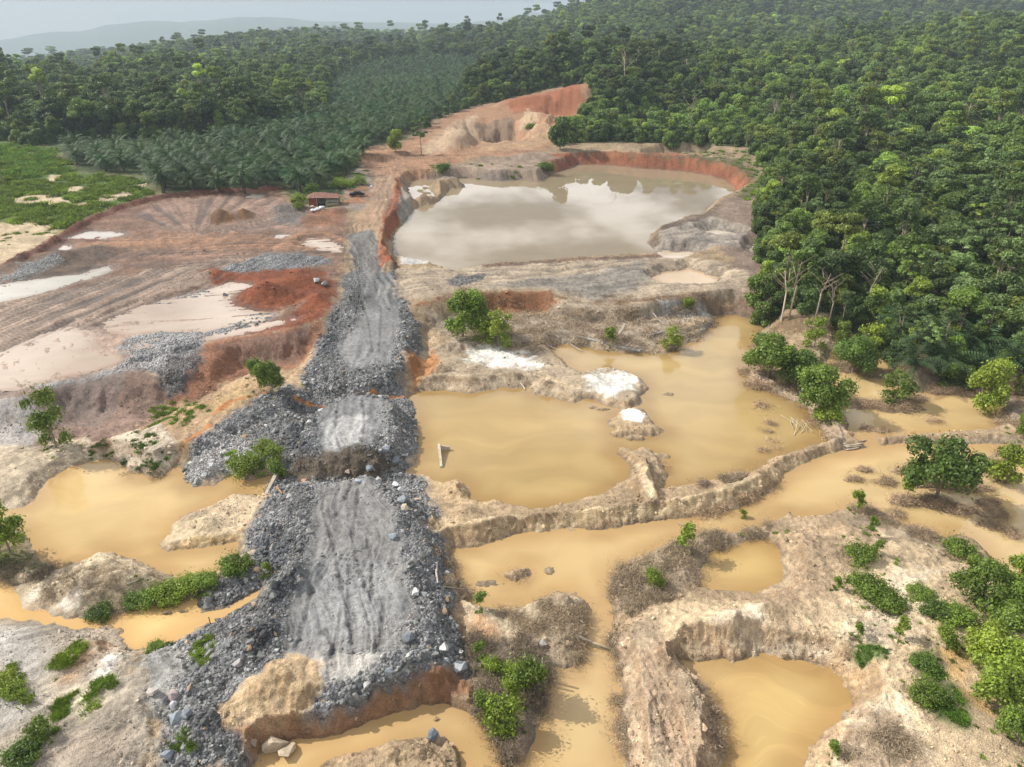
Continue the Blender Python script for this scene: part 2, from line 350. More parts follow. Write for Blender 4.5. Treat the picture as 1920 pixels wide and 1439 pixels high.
# mud lumps standing out of the water
LUMPS = [(1190, 790, .2, 2.0, 1.5, 1.0), (1152, 797, 0, .9, .5, .55), (1168, 815, 0, 2.0, .9, .7), (1190, 822, 0, 1.4, .7, .6), (1110, 765, 0, 1.0, .5, .3), (1250, 740, 0, 1.2, .9, .12), (1130, 768, 0, 1.4, .4, .3), (1175, 765, 0, 1.5, .6, .3),
         (970, 1078, 0, 1.3, .6, .6), (920, 1095, 0, 1.8, .7, .14), (1030, 1070, 0, .8, .8, .15), (1445, 795, 0, .6, .35, .25), (1443, 811, 0, .6, .3, .2), (1446, 828, 0, .6, .3, .2), (1456, 840, 0, .7, .3, .2), (1430, 845, 0, .5, .25, .15),
         (1415, 728, 0, 1.0, .5, .4), (1430, 762, 0, 1.0, .5, .3), (1600, 900, 0, 1.0, .4, .25), (1618, 882, 0, .9, .5, .25), (1660, 905, 0, 1.3, .6, .35), (1690, 885, 0, 1.4, .6, .3), (1740, 905, 0, 2.6, 1.0, .4), (1790, 910, 0, 2.2, .9, .35), (1700, 942, 0, 1.4, .6, .35),
         (1750, 945, 0, 2.0, .8, .4), (1830, 915, 0, 1.6, .8, .3), (1680, 965, 0, .9, .5, .25), (1800, 960, 0, 1.6, .6, .3), (1870, 965, 0, 1.6, .7, .3), (1850, 945, 0, 1.2, .5, .2), (1900, 1005, 0, 1.6, .6, .35), (1860, 985, 0, 1.3, .5, .3), (1880, 900, 0, 1.5, .6, .3),
         (1830, 880, 0, 1.2, .5, .2), (1630, 760, 0, 2.5, 1.3, .25), (1680, 765, 0, 3.2, 1.3, .4), (1710, 750, 0, 1.8, 1.0, .35), (1750, 790, 0, .9, .4, .2), (1640, 700, 0, 2.0, 1.4, .4), (1600, 690, 0, 2.4, 1.6, .5), (1690, 705, 0, 2.5, 1.8, .5), (1840, 740, 0, 3.0, 1.2, .6),
         (1650, 810, 0, 1.2, .4, .3), (1625, 805, 0, .8, .3, .2), (1880, 745, 0, 3.0, 1.6, .7), (1780, 735, 0, 3.0, 1.0, .4), (1430, 660, 0, 2.0, 2.4, .7), (1480, 720, 0, 2.6, 1.6, .6), (1525, 740, 0, 2.2, 1.2, .5), (1400, 700, 0, 1.2, 1.6, .5),
         (1560, 690, 0, 2.0, 1.5, .3), (1570, 640, 0, 4.0, 2.0, .5), (1850, 880, 0, .7, .3, .15), (1890, 860, 0, 2.0, .8, .5), (1430, 906, .1, 1.2, .5, .4), (1340, 906, .1, 2.0, .6, .5), (1380, 900, .1, 1.6, .6, .5), (1165, 850, 0, 1.0, .9, .9), (1235, 855, 0, 1.6, .9, .4),
         (890, 1290, .3, 1.5, 2.0, .5), (315, 1150, 0, .6, .3, .25), (345, 1148, 0, .5, .25, .2), (68, 1160, 0, .7, .3, .2), (215, 1185, 0, .8, .5, .3), (1250, 650, 0, 2.2, .7, .15), (1130, 648, 0, 3.0, .8, .3), (800, 910, .2, 1.6, 1.2, .6)]
LUMPS = [(u, v, w, rx * (1.35 if u > 1580 else 1), ry * (1.35 if u > 1580 else 1), dh * (1.5 if u > 1580 and dh < .5 else 1)) for u, v, w, rx, ry, dh in LUMPS]

# ------------------------------------------------------------------ soil colours (albedo): colour, soft edge (m), outline
RED, ORANGE, TAN, SAND, PALE, GREY, DUST, BROWN, GRASS = (.24, .078, .036), (.44, .19, .075), (.40, .28, .16), (.49, .375, .24), (.61, .50, .36), (.18, .18, .18), (.205, .20, .192), (.21, .155, .10), (.085, .15, .03)
PAINT = [
    (GRASS, 4, 'g -900,235 0,262 100,280 130,325 270,338 290,372 230,387 150,417 110,452 60,432 0,428 -900,445'),
    ((.16, .20, .05), 3, 'g -900,300 0,380 60,395 150,380 120,410 60,428 0,426 -900,440'),
    ((.60, .48, .32), 1.5, 'g 180,378 240,356 250,366 245,374 190,384'), ((.60, .48, .32), 1.5, 'g 20,378 60,370 95,366 130,384 90,390 40,386'), ((.6, .48, .32), 1, 'g 108,362 150,352 160,354 145,364'),
    ((.6, .48, .32), 1, 'g 138,390 185,380 190,386 150,396'), ((.6, .48, .32), 1, 'g 82,342 100,330 130,332 95,346'), ((.6, .48, .32), 1, 'g 255,352 275,346 272,354'), ((.6, .48, .32), 1, 'g 0,398 50,384 30,396'),
    ((.58, .46, .30), 3, 'g -400,428 0,425 62,420 122,425 112,450 60,482 20,497 0,512 -400,530'),
    ((.25, .155, .11), 2, '-300,520,4 0,503,4 60,472,4 110,447,4 150,417,4 230,388,4 290,372,4 420,360,4 520,357,4 545,385,4 600,395,4 650,390,4 662,420,4 640,480,4 640,540,4 625,590,4 567,613,4 500,625,4 393,642,4 380,658,4 377,668,4 287,698,4 143,708,4 93,722,4 0,740,4 -300,765,4'),
    ((.28, .185, .14), 4, '255,400,4 330,374,4 480,364,4 545,385,4 620,402,4 630,432,4 500,452,4 300,444,4'),
    ((.34, .19, .115), 4, '110,455,4 250,441,4 450,442,4 640,432,4 645,470,4 520,472,4 300,466,4 160,468,4'),
    ((.31, .228, .175), 4, '-300,600,4 0,570,4 130,540,4 300,502,4 560,472,4 620,490,4 430,522,4 330,552,4 180,612,4 60,642,4 0,668,4 -300,740,4'),
    ((.44, .31, .235), 3, '180,610,4 270,570,4 340,552,4 430,525,4 470,535,4 440,568,4 520,585,4 490,612,4 380,640,4 330,625,4 230,640,4 220,690,4 100,720,4 0,735,4 -300,760,4 -300,700,4 0,662,4'),
    ((.16, .07, .045), 2, 'l5 25,498,4 110,452,4 160,418,4 230,390,4 300,372,4 430,361,4 520,358,4'),
    ((.16, .115, .085), 3, '-200,540,4 0,526,4 0,508,4 60,490,4 110,478,4 190,462,4 220,480,4 195,502,4 140,516,4 60,527,4'), ((.26, .26, .255), 2, '-200,520,4 0,520,4 50,500,4 110,486,4 120,494,4 50,520,4 0,530,4'),
    (RED, 2, '370,512,4 430,500,4 520,500,4 612,512,4 632,545,4 615,592,4 567,613,4 500,625,4 440,632,4 500,602,4 545,592,4 560,572,4 520,578,4 470,588,4 425,568,4 450,545,4 472,530,4 400,532,4'),
    ((.27, .14, .085), 2, '555,410,4 590,398,4 645,400,4 640,425,4 570,428,4'), ((.2, .17, .15), 2, '510,395,4 550,388,4 575,400,4 560,425,4 515,420,4'), ((.20, .10, .04), 1, '390,412,4 412,400,4 438,402,4 440,418,4 400,424,4'), ((.19, .10, .05), 1, '440,405,4 470,400,4 474,412,4 445,416,4'),
    (RED, 1, '140,450,4 165,438,4 194,444,4 180,454,4'),
    ((.30, .295, .29), 1.5, '225,650,4 255,628,4 300,618,4 380,618,4 480,585,4 510,590,4 495,606,4 385,630,4 380,657,4 370,672,4 287,699,4 240,706,4 180,715,4 100,728,4 88,720,4 200,694,4 250,675,4'),
    ((.24, .24, .245), 1.5, '400,510,4 450,495,4 500,475,4 600,480,4 625,495,4 545,506,4 450,512,4'), ((.26, .26, .26), 1, '360,550,4 390,538,4 402,546,4 380,556,4'), ((.27, .27, .27), 1, '280,568,4 330,552,4 400,545,4 380,556,4 300,572,4'),
    ((.16, .10, .07), 1, 'l1.6 180,608,4 235,585,4 270,570,4 320,553,4'),
    # front cliff of the plateau
    ((.235, .16, .125), 1.5, '-300,770,3 0,742,3 93,726,3 143,714,3 287,704,3 305,740,1 315,772,1 262,812,1 200,832,1 130,842,1 0,852,1 -300,870,1'), ((.36, .33, .305), 1.5, '-200,780,2 10,772,2 60,755,3 85,800,1 70,835,1 0,845,1 -200,850,1'),
    ((.29, .27, .255), 1, 'l1.5 75,722,4 180,704,4 280,682,4'),
    ((.27, .135, .08), 1.5, '380,662,3.5 393,645,3.5 500,628,3.5 567,615,3.5 612,596,3.5 615,640,2 562,692,1 482,692,1 422,722,1 350,762,1 320,772,1 300,742,1'), ((.13, .12, .115), 1.5, '288,700,3 377,672,3 380,700,2 352,742,1 312,752,1'),
    ((.36, .25, .15), 2, '312,772,1 422,722,1 562,692,1 605,650,1 575,702,1 482,762,1 442,802,1 352,852,1 200,832,1'), ((.43, .30, .16), 1.5, '380,790 450,745 490,745 470,770 420,800'),
    ((.47, .385, .28), 1.5, '-200,850 0,845 150,832 205,860 150,872 90,892 42,962 0,985 -200,990'), ((.5, .42, .32), 1, '210,840 300,815 340,850 320,880 250,890'),
    # broken rock
    (GREY, 1.2, '640,520,4 640,560,4 610,600,3.5 585,650,3 568,690,3 572,730,2 535,742 480,772 420,812 360,852 345,882 345,906 370,912 425,892 500,882 520,902 480,920 440,916 430,930 500,936 480,982 460,1012 455,1042 450,1082 390,1092 374,1122 374,1148 420,1142 490,1106 440,1142 400,1182 330,1212 280,1227 '
     '245,1290 250,1340 300,1382 300,1460 460,1460 472,1402 500,1390 640,1366,1 720,1336,1 790,1310,1 855,1302 892,1292 902,1262 882,1222 862,1182 852,1112 846,1052 826,1002 812,952 802,912 762,892 782,862 787,802 777,752 757,730 802,672 792,622,2 772,592,3 752,540,3.6 742,500,4 720,512,4 700,478,4'),
    ((.30, .29, .28), 1.5, '345,900 352,875 420,830 480,810 500,850 460,880 400,908 370,912'), ((.40, .385, .36), 2, '245,1300 280,1235 350,1225 380,1250 340,1320 300,1375 262,1350'), ((.075, .08, .088), 2, '455,1180,2 520,1160,2 550,1215,2 500,1240,2 450,1235,1'), ((.08, .085, .092), 2, '500,1090,2 560,1080,3 580,1110,3 545,1130,3 500,1130,2'),
    ((.085, .09, .1), 2, '540,860,2 530,800,2 575,785,3 600,830,3 600,860,3'), ((.09, .095, .105), 2, '480,1000,2 540,985,3 565,1030,3 520,1060,2 485,1045,1'), ((.09, .095, .105), 2, '590,650,4 630,590,4 640,620,4 615,680,3'),
    ((.095, .075, .055), 1.2, '515,882,.5 560,862,2 740,856,2 745,885,1 700,900,1 560,902,1'), ((.09, .09, .095), 1, '400,1330,1 440,1320,1 470,1390 400,1410 370,1400'),
    (DUST, 1.2, '592,905,3 698,900,3 735,960,3 762,1050,3 768,1130,3 745,1225,3 680,1262,3 600,1268,3 548,1240,3 532,1180,3 562,1100,3 585,1000,3'), ((.215, .215, .21), 1.5, '600,1050,3 740,1050,3 755,1150,3 650,1200,3 560,1190,3 570,1100,3'), ((.36, .34, .31), 1, '560,1250,3 620,1225,3 700,1225,3 720,1250,3 640,1275,3'),
    ((.33, .325, .315), 1.2, '612,790,3 655,775,3 690,780,3 690,815,3 660,835,3 622,840,3 605,825,3'), ((.205, .203, .198), 1.5, '640,642,3.5 682,592,3.5 690,522,4 740,542,4 750,602,3.5 722,682,3.4 650,692,3.4'),
    ((.20, .19, .178), 1, '650,440,4 700,432,4 722,502,4 692,522,4 660,500,4'),
    (ORANGE, .5, 'l.8 560,744,2 620,736,3 700,724,3 762,727,2'), (ORANGE, .5, 'l.6 405,800 440,775 500,760'), (ORANGE, .5, 'l.6 355,855 400,822'),
    ((.43, .315, .19), 1, '418,1312,2.5 470,1262,2.5 540,1242,2.5 600,1258,2.5 602,1300,2.5 570,1342,2 480,1362,2 422,1362,2'), ((.34, .205, .12), .8, 'l1.0 470,1392,1 600,1368,1 700,1334,1 780,1304,1 860,1296,1'), ((.30, .16, .09), 1, '800,1290,.8 860,1280 900,1300 880,1320 830,1318'),
    ((.38, .27, .17), 1, '560,1405,1.5 700,1400,1.5 780,1385,1.5 770,1395,1.5 680,1415,1.5 560,1425,1.5'),
    # laterite road, red hill, lake shores
    ((.30, .25, .2), 2, 'g 640,345 690,300 740,325 690,400 650,400'),
    ((.39, .26, .165), 1.5, 'g 700,335 742,285 800,262 772,300 748,330 742,400 735,445 690,432 650,445 690,382'), ((.29, .10, .045), 1, 'g 745,330 758,352 752,402 725,442 722,480 748,505 710,504 712,452 720,402 738,370'), ((.33, .295, .25), 1, 'g 757,342 778,392 762,412 742,400 752,370'), ((.31, .16, .09), 3, 'g 655,360 690,350 690,385 640,388'),
    ((.38, .22, .13), 4, 'g 662,295 700,278 760,266 830,222 880,205 1000,176 1085,160 1112,180 1082,235 1062,256 1012,286 950,296 880,302 800,322 760,332 700,332'), ((.50, .36, .24), 4, 'g 790,275 850,232 892,216 902,262 872,278 800,292'), ((.36, .14, .07), 4, 'g 940,192 1085,162 1092,190 1062,215 960,212'), ((.25, .17, .115), 3, 'g 888,226 962,222 972,246 905,240'), ((.44, .285, .17), 3, 'g 900,250 1000,245 1050,255 1000,280 900,285'), ((.5, .36, .23), 2, 'g 970,235 990,205 1010,225 1005,248'),
    ((.33, .25, .185), 3, 'g 757,332 900,302 1012,286 1062,300 1032,326 1000,338 900,335 780,336'), ((.24, .195, .16), 2, 'g 760,335 900,318 1010,325 1015,340 900,335 780,338'), ((.35, .125, .06), 2, 'l6 1040,305,2.5 1075,303,2.5 1140,302,2.5 1250,307,2.5 1340,318,2.5 1388,338,2.5 1392,356,2.5'), ((.13, .12, .06), 3, 'g 1080,283 1400,298 1425,335 1400,345 1345,312 1250,298 1140,292 1080,294'),
    ((.27, .20, .155), 2, '1290,422,3 1360,384,3 1425,372,3 1428,560,3 1330,552,3 1300,540,3 1380,500,3'), ((.14, .13, .06), 2, '1375,375,3.5 1430,340,3.5 1440,360,3.5 1400,385,3.5'), ((.28, .11, .058), 3, 'l7.5 1045,322,1.5 1070,315,1.5 1080,309,1.5 1140,309,1.5 1207,316,1.5 1280,321,1.5 1323,327,1.5 1357,336,1.5 1377,352,1.5 1380,364,1.5'), ((.33, .285, .235), 1.5, '1216,450,2 1262,430,2 1320,420,2 1402,440,2 1412,480,2 1300,476,2 1236,476,2'), ((.20, .15, .11), 1.5, 'l3 1222,455,2.5 1230,440,3 1262,430,3 1320,414,3 1350,392,3'),
    ((.45, .36, .26), 2, '740,512,3 850,518,2 930,503,2.5 1050,498,2.5 1240,488,2.5 1330,496,3 1402,520,3.3 1402,546,3.5 1250,562,3.5 1130,577,3.5 1060,572,3.5 1030,547,3.5 930,547,3.5 850,552,3.5 790,562,3.5 750,562,3.5'), ((.235, .155, .105), 1, 'l2 915,506,3 1000,499,3 1100,494,3 1240,487,3'), ((.20, .19, .18), 1, '830,540,3 860,525,3 910,520,3 905,532,3 860,545,3'), ((.30, .265, .22), 2, '900,540,3.5 1100,520,3 1200,500,3 1230,530,3 1130,570,3.5 1040,545,3.5'),
    ((.28, .135, .07), 1, '850,555,3.5 930,548,3.5 1030,549,3.5 1062,576,3.5 1045,592,1.5 930,584,1.5 850,578,1.5 790,590,2 772,582,3'), ((.235, .165, .115), 1, '1062,576,3 1250,562,3 1402,556,3 1420,585,1.5 1330,598,1 1200,592,1 1060,602,1'),
    ((.35, .285, .21), 2, '800,602,1 930,588,1 1200,596,1 1342,592,1 1330,632 1200,662 1030,648 960,662 850,662'), ((.43, .41, .38), 1.2, '1228,598 1335,596 1320,632 1242,622'), ((.38, .30, .21), 1, '760,700 800,665 860,660 1020,655 1060,690 1130,690 1215,720 1210,760 1100,755 1000,740 880,735 770,740'),
    ((.42, .21, .09), 1, '770,690 810,670 830,690 800,720 775,735'), ((.5, .39, .25), 1, '1020,705 1060,725 1085,735 1060,735 1010,715'), ((.72, .69, .62), 2.4, '868,660 960,660 1012,690 1000,698 930,694 880,688'), ((.72, .69, .62), 2.0, '1098,718 1130,703 1192,716 1196,735 1150,750 1112,738'), ((.76, .72, .66), .4, '1165,768,.6 1215,775,.6 1200,795,.6 1170,790,.6'), ((.62, .6, .56), .7, '752,489,2 815,500,2 800,510,2 752,512,2'),
    # berms
    ((.56, .44, .27), .5, 'l1.3 960,985,1.6 1060,966,1.6 1130,957,1.6 1240,946,1.6 1330,931,1.6 1405,904,1.6 1452,877,1.6 1480,862,1.6 1545,842,1.6 1575,828,1.6'), ((.44, .335, .21), .8, 'l3 820,990,1 900,975,1.2 960,975,1.5'), ((.60, .48, .31), .5, 'l1.2 1200,860,1.8 1212,890,1.8 1220,930,1.8'), ((.50, .40, .28), .4, 'l.8 1640,832,1 1700,826,1 1800,820,1 1920,818,1'), ((.40, .31, .22), .6, 'l2 1572,828,1 1566,800,1 1545,770,1 1500,747,1 1450,722,1 1415,690,1'), ((.46, .34, .2), .8, '800,900 860,900 890,935 960,945 900,965 830,950'),
    ((.30, .235, .17), 3, '1540,640 1660,640 1700,700 1900,720 1920,800 1880,800 1850,740 1700,740 1600,720 1550,730'),
    # lower right
    (SAND, 1.5, '1150,1200,1 1250,1112,1 1420,1117,1 1500,982,1 1600,946,1 1800,1012,1 1920,1082,1 2300,1100,1 2300,1600,1 1140,1600,1'), ((.29, .225, .155), 1.5, '1140,1082 1180,1055 1320,1000 1452,978 1432,1002 1342,1032 1302,1102 1252,1122 1150,1165'), ((.36, .265, .17), 2.5, '1450,985 1562,965 1640,1000 1602,1102 1562,1152 1450,1192 1352,1122 1466,1096'), ((.33, .26, .18), 2, '1600,950 1700,990 1800,1010 1780,1050 1680,1020 1600,990'),
    ((.41, .315, .215), 1.5, '1150,1182,1 1202,1170,1 1282,1242,1 1342,1312,1 1352,1450,1 1170,1450,1'), ((.37, .27, .18), 1, '1205,1235,1 1242,1222,1 1335,1460,1 1255,1460,1'), (PALE, 1, '1330,1150,3 1422,1130,2 1442,1172,2.5 1562,1192,2 1622,1192,2 1560,1216,2 1422,1202,2.5'), (PALE, 2, '1560,1180,1.8 1660,1070,1.8 1780,1060,1.8 1700,1130,1.8 1700,1210,1.8 1640,1240,1.8'), (PALE, 1.5, '1590,1290,2 1702,1332,2 1762,1450,2 1522,1450,2 1582,1362,2'), ((.58, .42, .25), 1, '1480,1215,2 1580,1222,2 1640,1260,2 1600,1300,1.5 1560,1255,1.5'), ((.40, .30, .2), 1.5, '1300,1195,2 1420,1200,2 1480,1225,1.5 1400,1240,1 1290,1235,1'), ((.62, .40, .18), .7, '1760,1230,2 1810,1215,2 1815,1265,2 1790,1290,2'), ((.62, .40, .18), .7, '1815,1310,2 1850,1300,2 1855,1350,2 1820,1345,2'), ((.33, .25, .17), 2, '1580,1370,2 1680,1350,2 1740,1450,2 1600,1450,2'),
    ((.06, .11, .025), 1, '1740,1300,2.5 1800,1290,2.5 1810,1340,2.5 1800,1365,2.5 1760,1345,2.5'), ((.08, .12, .03), 1, '1600,1205,2 1650,1215,2 1655,1245,2 1620,1245,2'), ((.075, .12, .03), 2, '1710,1235,2.5 1750,1230,2.5 1760,1310,2.5 1730,1310,2.5'),
    # spit and islands
    ((.40, .32, .22), 1, '868,1122,.8 920,1140,.8 1040,1110,.8 1112,1138,.8 1090,1242,.8 1020,1245,.8 880,1240,.8'), ((.46, .29, .165), 1, '866,1180,.8 900,1165,.8 945,1185,.8 920,1235,.8 880,1225,.8'), ((.16, .125, .09), 1, '880,1200,.8 1000,1205,.8 1022,1260,.5 1005,1392 952,1432 905,1340 885,1300'),
    ((.34, .29, .23), 1.5, '-300,1165 0,1165 210,1178 235,1200 262,1245 300,1375 300,1500 -300,1500'), ((.40, .37, .33), 1.5, '-100,1200 40,1190 100,1220 80,1330 0,1290'), ((.62, .58, .51), 1, '165,1290 215,1230 235,1240 230,1270 190,1300'), ((.42, .34, .26), 1, '170,1180 225,1185 235,1220 170,1300 120,1310 180,1230'), ((.36, .24, .14), 1, 'l.8 185,1225 165,1265 140,1295'), ((.36, .33, .29), 1.5, '-100,1310 60,1310 80,1360 0,1400'), ((.33, .27, .21), 2, '80,1390 250,1370 280,1450 100,1470'), ((.55, .47, .34), 1, '130,1330 200,1300 230,1340 170,1380'),
    ((.42, .34, .235), 1, '10,1090 70,1050 170,1050 210,1035 330,1088 420,1066 470,1045 450,1080 380,1120 240,1146 130,1166 40,1130'), ((.6, .53, .42), .8, '25,1130 60,1110 110,1100 100,1118 50,1140'), ((.6, .54, .45), .8, '105,1140 160,1115 170,1130 150,1150'), ((.55, .45, .31), 1, '150,1050 195,1035 240,1060 230,1085 180,1075'),
    ((.47, .37, .245), 1, '300,1022 325,985 400,948 480,930 500,940 470,975 450,1015 390,1027 312,1037'), ((.52, .38, .2), .8, 'l.8 330,1030 440,1015'),
    ((.09, .10, .04), 2, '0,1030 50,1050 100,1070 30,1080 -100,1070'),
]

def build_heights(X, Y):
    n = X.size
    R = np.hypot(X, Y)
    h = hills(X, Y)
    nA = fbm(X, Y, 5.0, 3, 21); nB = fbm(X, Y, 1.3, 3, 31)
    near = R < 900
    def sub(poly, pad):
        lo, hi = poly.min(0) - pad, poly.max(0) + pad
        return np.nonzero((X > lo[0]) & (X < hi[0]) & (Y > lo[1]) & (Y < hi[1]))[0]
    base = np.full(n, 3.5)
    i = np.nonzero(R < 700)[0]
    d = sdf(TERR, X[i], Y[i])
    w = 3.2 + 1.2 * nA[i] + 3.6 * smooth(-8, -16, X[i])
    base[i] = 0.65 + 0.22 * nA[i] + 2.95 * smooth(0, 1, 1 + d / np.maximum(w, 1.5))
    # plateau on the left stands a little higher
    base += 0.45 * smooth(20, -20, X + 30) * smooth(80, 110, Y) * smooth(330, 200, Y) * smooth(0.6, 3.0, base)
    h = h + base
    for z, t, w in LAYERS:
        poly = pts(t, z); i = sub(poly, 2 * w)
        d = sdf(poly, X[i], Y[i]) + 0.6 * nA[i] + .25 * nB[i]
        tgt = z * smooth(-w, w * 0.25, d)
        h[i] = np.maximum(h[i], tgt + np.where(tgt > .05, .15 * nB[i], 0))
    for z, t, w0, w1 in BERMS:
        pl = pts(t, z); i = sub(pl, w0 + w1 + 2)
        d, _, _ = polyline(pl, X[i], Y[i])
        d = d + 0.5 * nA[i] + .25 * nB[i]
        tgt = z * (1 + .14 * nA[i]) * (1 - smooth(w0 * .5, w0 * .5 + w1, d))
        h[i] = np.maximum(h[i], tgt)
    for px, py, z, rx, ry, dh in HEAPS:
        cx, cy = P(px, py, z)
        i = np.nonzero((abs(X - cx) < 1.6 * rx) & (abs(Y - cy) < 1.6 * ry))[0]
        q = np.sqrt(((X[i] - cx) / rx) ** 2 + ((Y[i] - cy) / ry) ** 2) + .13 * nA[i] + .07 * nB[i]
        p = np.clip(1 - q, 0, 1)
        h[i] += dh * (p ** 1.15) * (1 + .1 * nB[i])
    for px, py, rx, ry, dh in HILLCUT:
        cx, cy = G(px, py)
        i = np.nonzero((abs(X - cx) < 2 * rx) & (abs(Y - cy) < 2 * ry))[0]
        q = np.sqrt(((X[i] - cx) / rx) ** 2 + ((Y[i] - cy) / ry) ** 2) + .16 * nA[i]
        h[i] += dh * (1 - smooth(0.35, 1.0, q))
    # ponds are cut in
    wet = np.zeros(n)
    for name_, p in PONDS:
        i = sub(p['poly'], 14)
        d = sdf(p['poly'], X[i], Y[i])
        for isl in p['isl']: d = np.minimum(d, -sdf(isl, X[i], Y[i]))
        d = d + p['amp'] * (.7 * nA[i] + .45 * nB[i])
        sl = p['slope'] * (1 + .35 * nA[i])
        out = np.maximum(-d, 0)
        cut = np.where(d > 0, p['z'] - (np.minimum(.9, .03 + .22 * d) if p['z'] < 3.3 else np.minimum(.10, .01 + .03 * d)), p['z'] + .02 + sl * np.minimum(out, 1.2) + np.maximum(out - 1.2, 0) * (sl + out * .2))
        h[i] = np.minimum(h[i], cut)
        wet[i] = np.maximum(wet[i], 1 - smooth(.0, 1.0, out))
    for px, py, z, rx, ry, dh in LUMPS:
        cx, cy = P(px, py, z)
        i = np.nonzero((abs(X - cx) < 1.8 * rx) & (abs(Y - cy) < 1.8 * ry))[0]
        q = np.sqrt(((X[i] - cx) / rx) ** 2 + ((Y[i] - cy) / ry) ** 2) + .22 * nA[i] + .2 * nB[i]
        p = np.clip(1 - q, 0, 1)
        h[i] = np.maximum(h[i], np.where(p > 0, z - .06 + (dh + .06) * p ** .7, -9))
    return h, nA, nB, wet

# ------------------------------------------------------------------ clearing outline (everything behind it is vegetation)
CLEAR = gpts('-900,230 0,262 100,282 132,326 270,336 292,366 420,361 520,356 560,392 600,388 650,395 650,360 690,345 690,315 665,295 700,276 760,262 830,218 880,202 1000,174 1085,157 1114,178 1088,232 1066,252 1040,272 1085,268 1200,268 1300,270 1410,278 1440,325 '
              '1440,360 1428,400 1432,440 1432,500 1425,560 1450,592')
CLEAR = np.vstack([CLEAR, pts('1560,606,2 1600,625,2 1660,645,1 1700,705,1 1790,722,1 1850,730,1 1930,745,1 2300,760,1'), [[70, 20], [0, -30], [-70, 20]], [G(-900, 800)]])

def paint_ground(X, Y, nA, nB):
    n = X.size
    C = np.zeros((n, 3)); C[:] = (.36, .265, .165)
    R = np.hypot(X, Y)
    nC = fbm(X, Y, 16.0, 3, 41)
    d = np.full(n, -500.0); i = np.nonzero(R < 900)[0]
    d[i] = sdf(CLEAR, X[i], Y[i]) + 1.5 * nA[i]
    fuzz = 1 + np.maximum(R - 200, 0) / 160
    veg = 1 - smooth(-2.5 * fuzz, 2.0 * fuzz, d + fuzz * 1.2 * nB)
    fcol = np.array([.045, .062, .022]) * (1 + .35 * nC)[:, None]
    C = C + (fcol - C) * veg[:, None]
    for col, soft, text in PAINT:
        width = None; mode = 'p'
        t = text
        if t[0] == 'g': poly = gpts(t[2:])
        elif t[0] == 'l':
            width, t = t[1:].split(' ', 1); width = float(width); poly = pts(t)
        else: poly = pts(t)
        pad = 3 * soft + (width or 0) + 2
        lo, hi = poly.min(0) - pad, poly.max(0) + pad
        i = np.nonzero((X > lo[0]) & (X < hi[0]) & (Y > lo[1]) & (Y < hi[1]))[0]
        if not len(i): continue
        if width: dd = width * .5 - polyline(poly, X[i], Y[i])[0]
        else: dd = sdf(poly, X[i], Y[i])
        dd = dd + soft * (.65 * nA[i] + .55 * nB[i])
        m = smooth(-.55 * soft, .55 * soft, dd)[:, None]
        C[i] += (np.array(col) - C[i]) * m
    C *= (1 - .27 * smooth(100, 130, Y) * (1 - veg))[:, None]  # farther bare soil painted darker, stands in for dimmer light there
    return C, veg, nC

def streaks(X, Y, px0, px1, across, along, seed, warp=1.0):
    a, b = np.array(P(*px0)), np.array(P(*px1))
    e = (b - a) / np.linalg.norm(b - a)
    v = (X - a[0]) * e[0] + (Y - a[1]) * e[1]
    u = -(X - a[0]) * e[1] + (Y - a[1]) * e[0]
    u = u + warp * fbm(X, Y, 18, 2, seed + 5)
    return perlin(u / across, v / along, seed) + .6 * perlin(u / across * 2.1 + 7, v / along * 1.5, seed + 1)

def ring_grid():
    az_in = np.radians(np.linspace(-40.5, 40.5, 720))
    az_out = np.radians(np.concatenate([np.linspace(41.5, 60, 14), np.linspace(66, 180, 16)]))
    az = np.concatenate([-az_out[::-1], az_in, az_out])
    dep = np.radians(np.linspace(57.0, 3.2, 820))
    rr = CAM_H / np.tan(dep)
    rr = np.concatenate([[2, 10, 18, 25, 30], rr, np.geomspace(rr[-1] * 1.012, 9200, 80)])
    return az, rr
AZ, RR = ring_grid()
A2, R2 = np.meshgrid(AZ, RR)
GX, GY = (R2 * np.sin(A2)).ravel(), (R2 * np.cos(A2)).ravel()
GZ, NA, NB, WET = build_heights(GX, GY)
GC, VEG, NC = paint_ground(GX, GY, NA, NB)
_mx, _mn = GC.max(1), GC.min(1)
ROCK = (1 - smooth(.022, .05, _mx - _mn)) * (1 - smooth(.33, .42, _mx)) * (1 - VEG)
ROADM = np.zeros(GX.size)
for t_ in ('592,900,3 698,895,3 735,960,3 765,1050,3 770,1130,3 748,1225,3 680,1266,3 600,1272,3 548,1245,3 528,1180,3 560,1100,3 583,1000,3', '600,768,3 662,740,3 722,743,3 722,803,3 690,842,3 622,855,3 590,832,3',
           '640,645,3.5 682,592,3.5 688,522,4 650,440,4 690,380,4 742,400,4 725,480,4 742,540,4 752,602,3.5 724,682,3.4 650,694,3.4'):
    ROADM = np.maximum(ROADM, smooth(-.8, .8, sdf(pts(t_), GX, GY) + .8 * NA))
ROCK = ROCK * (1 - .96 * ROADM)
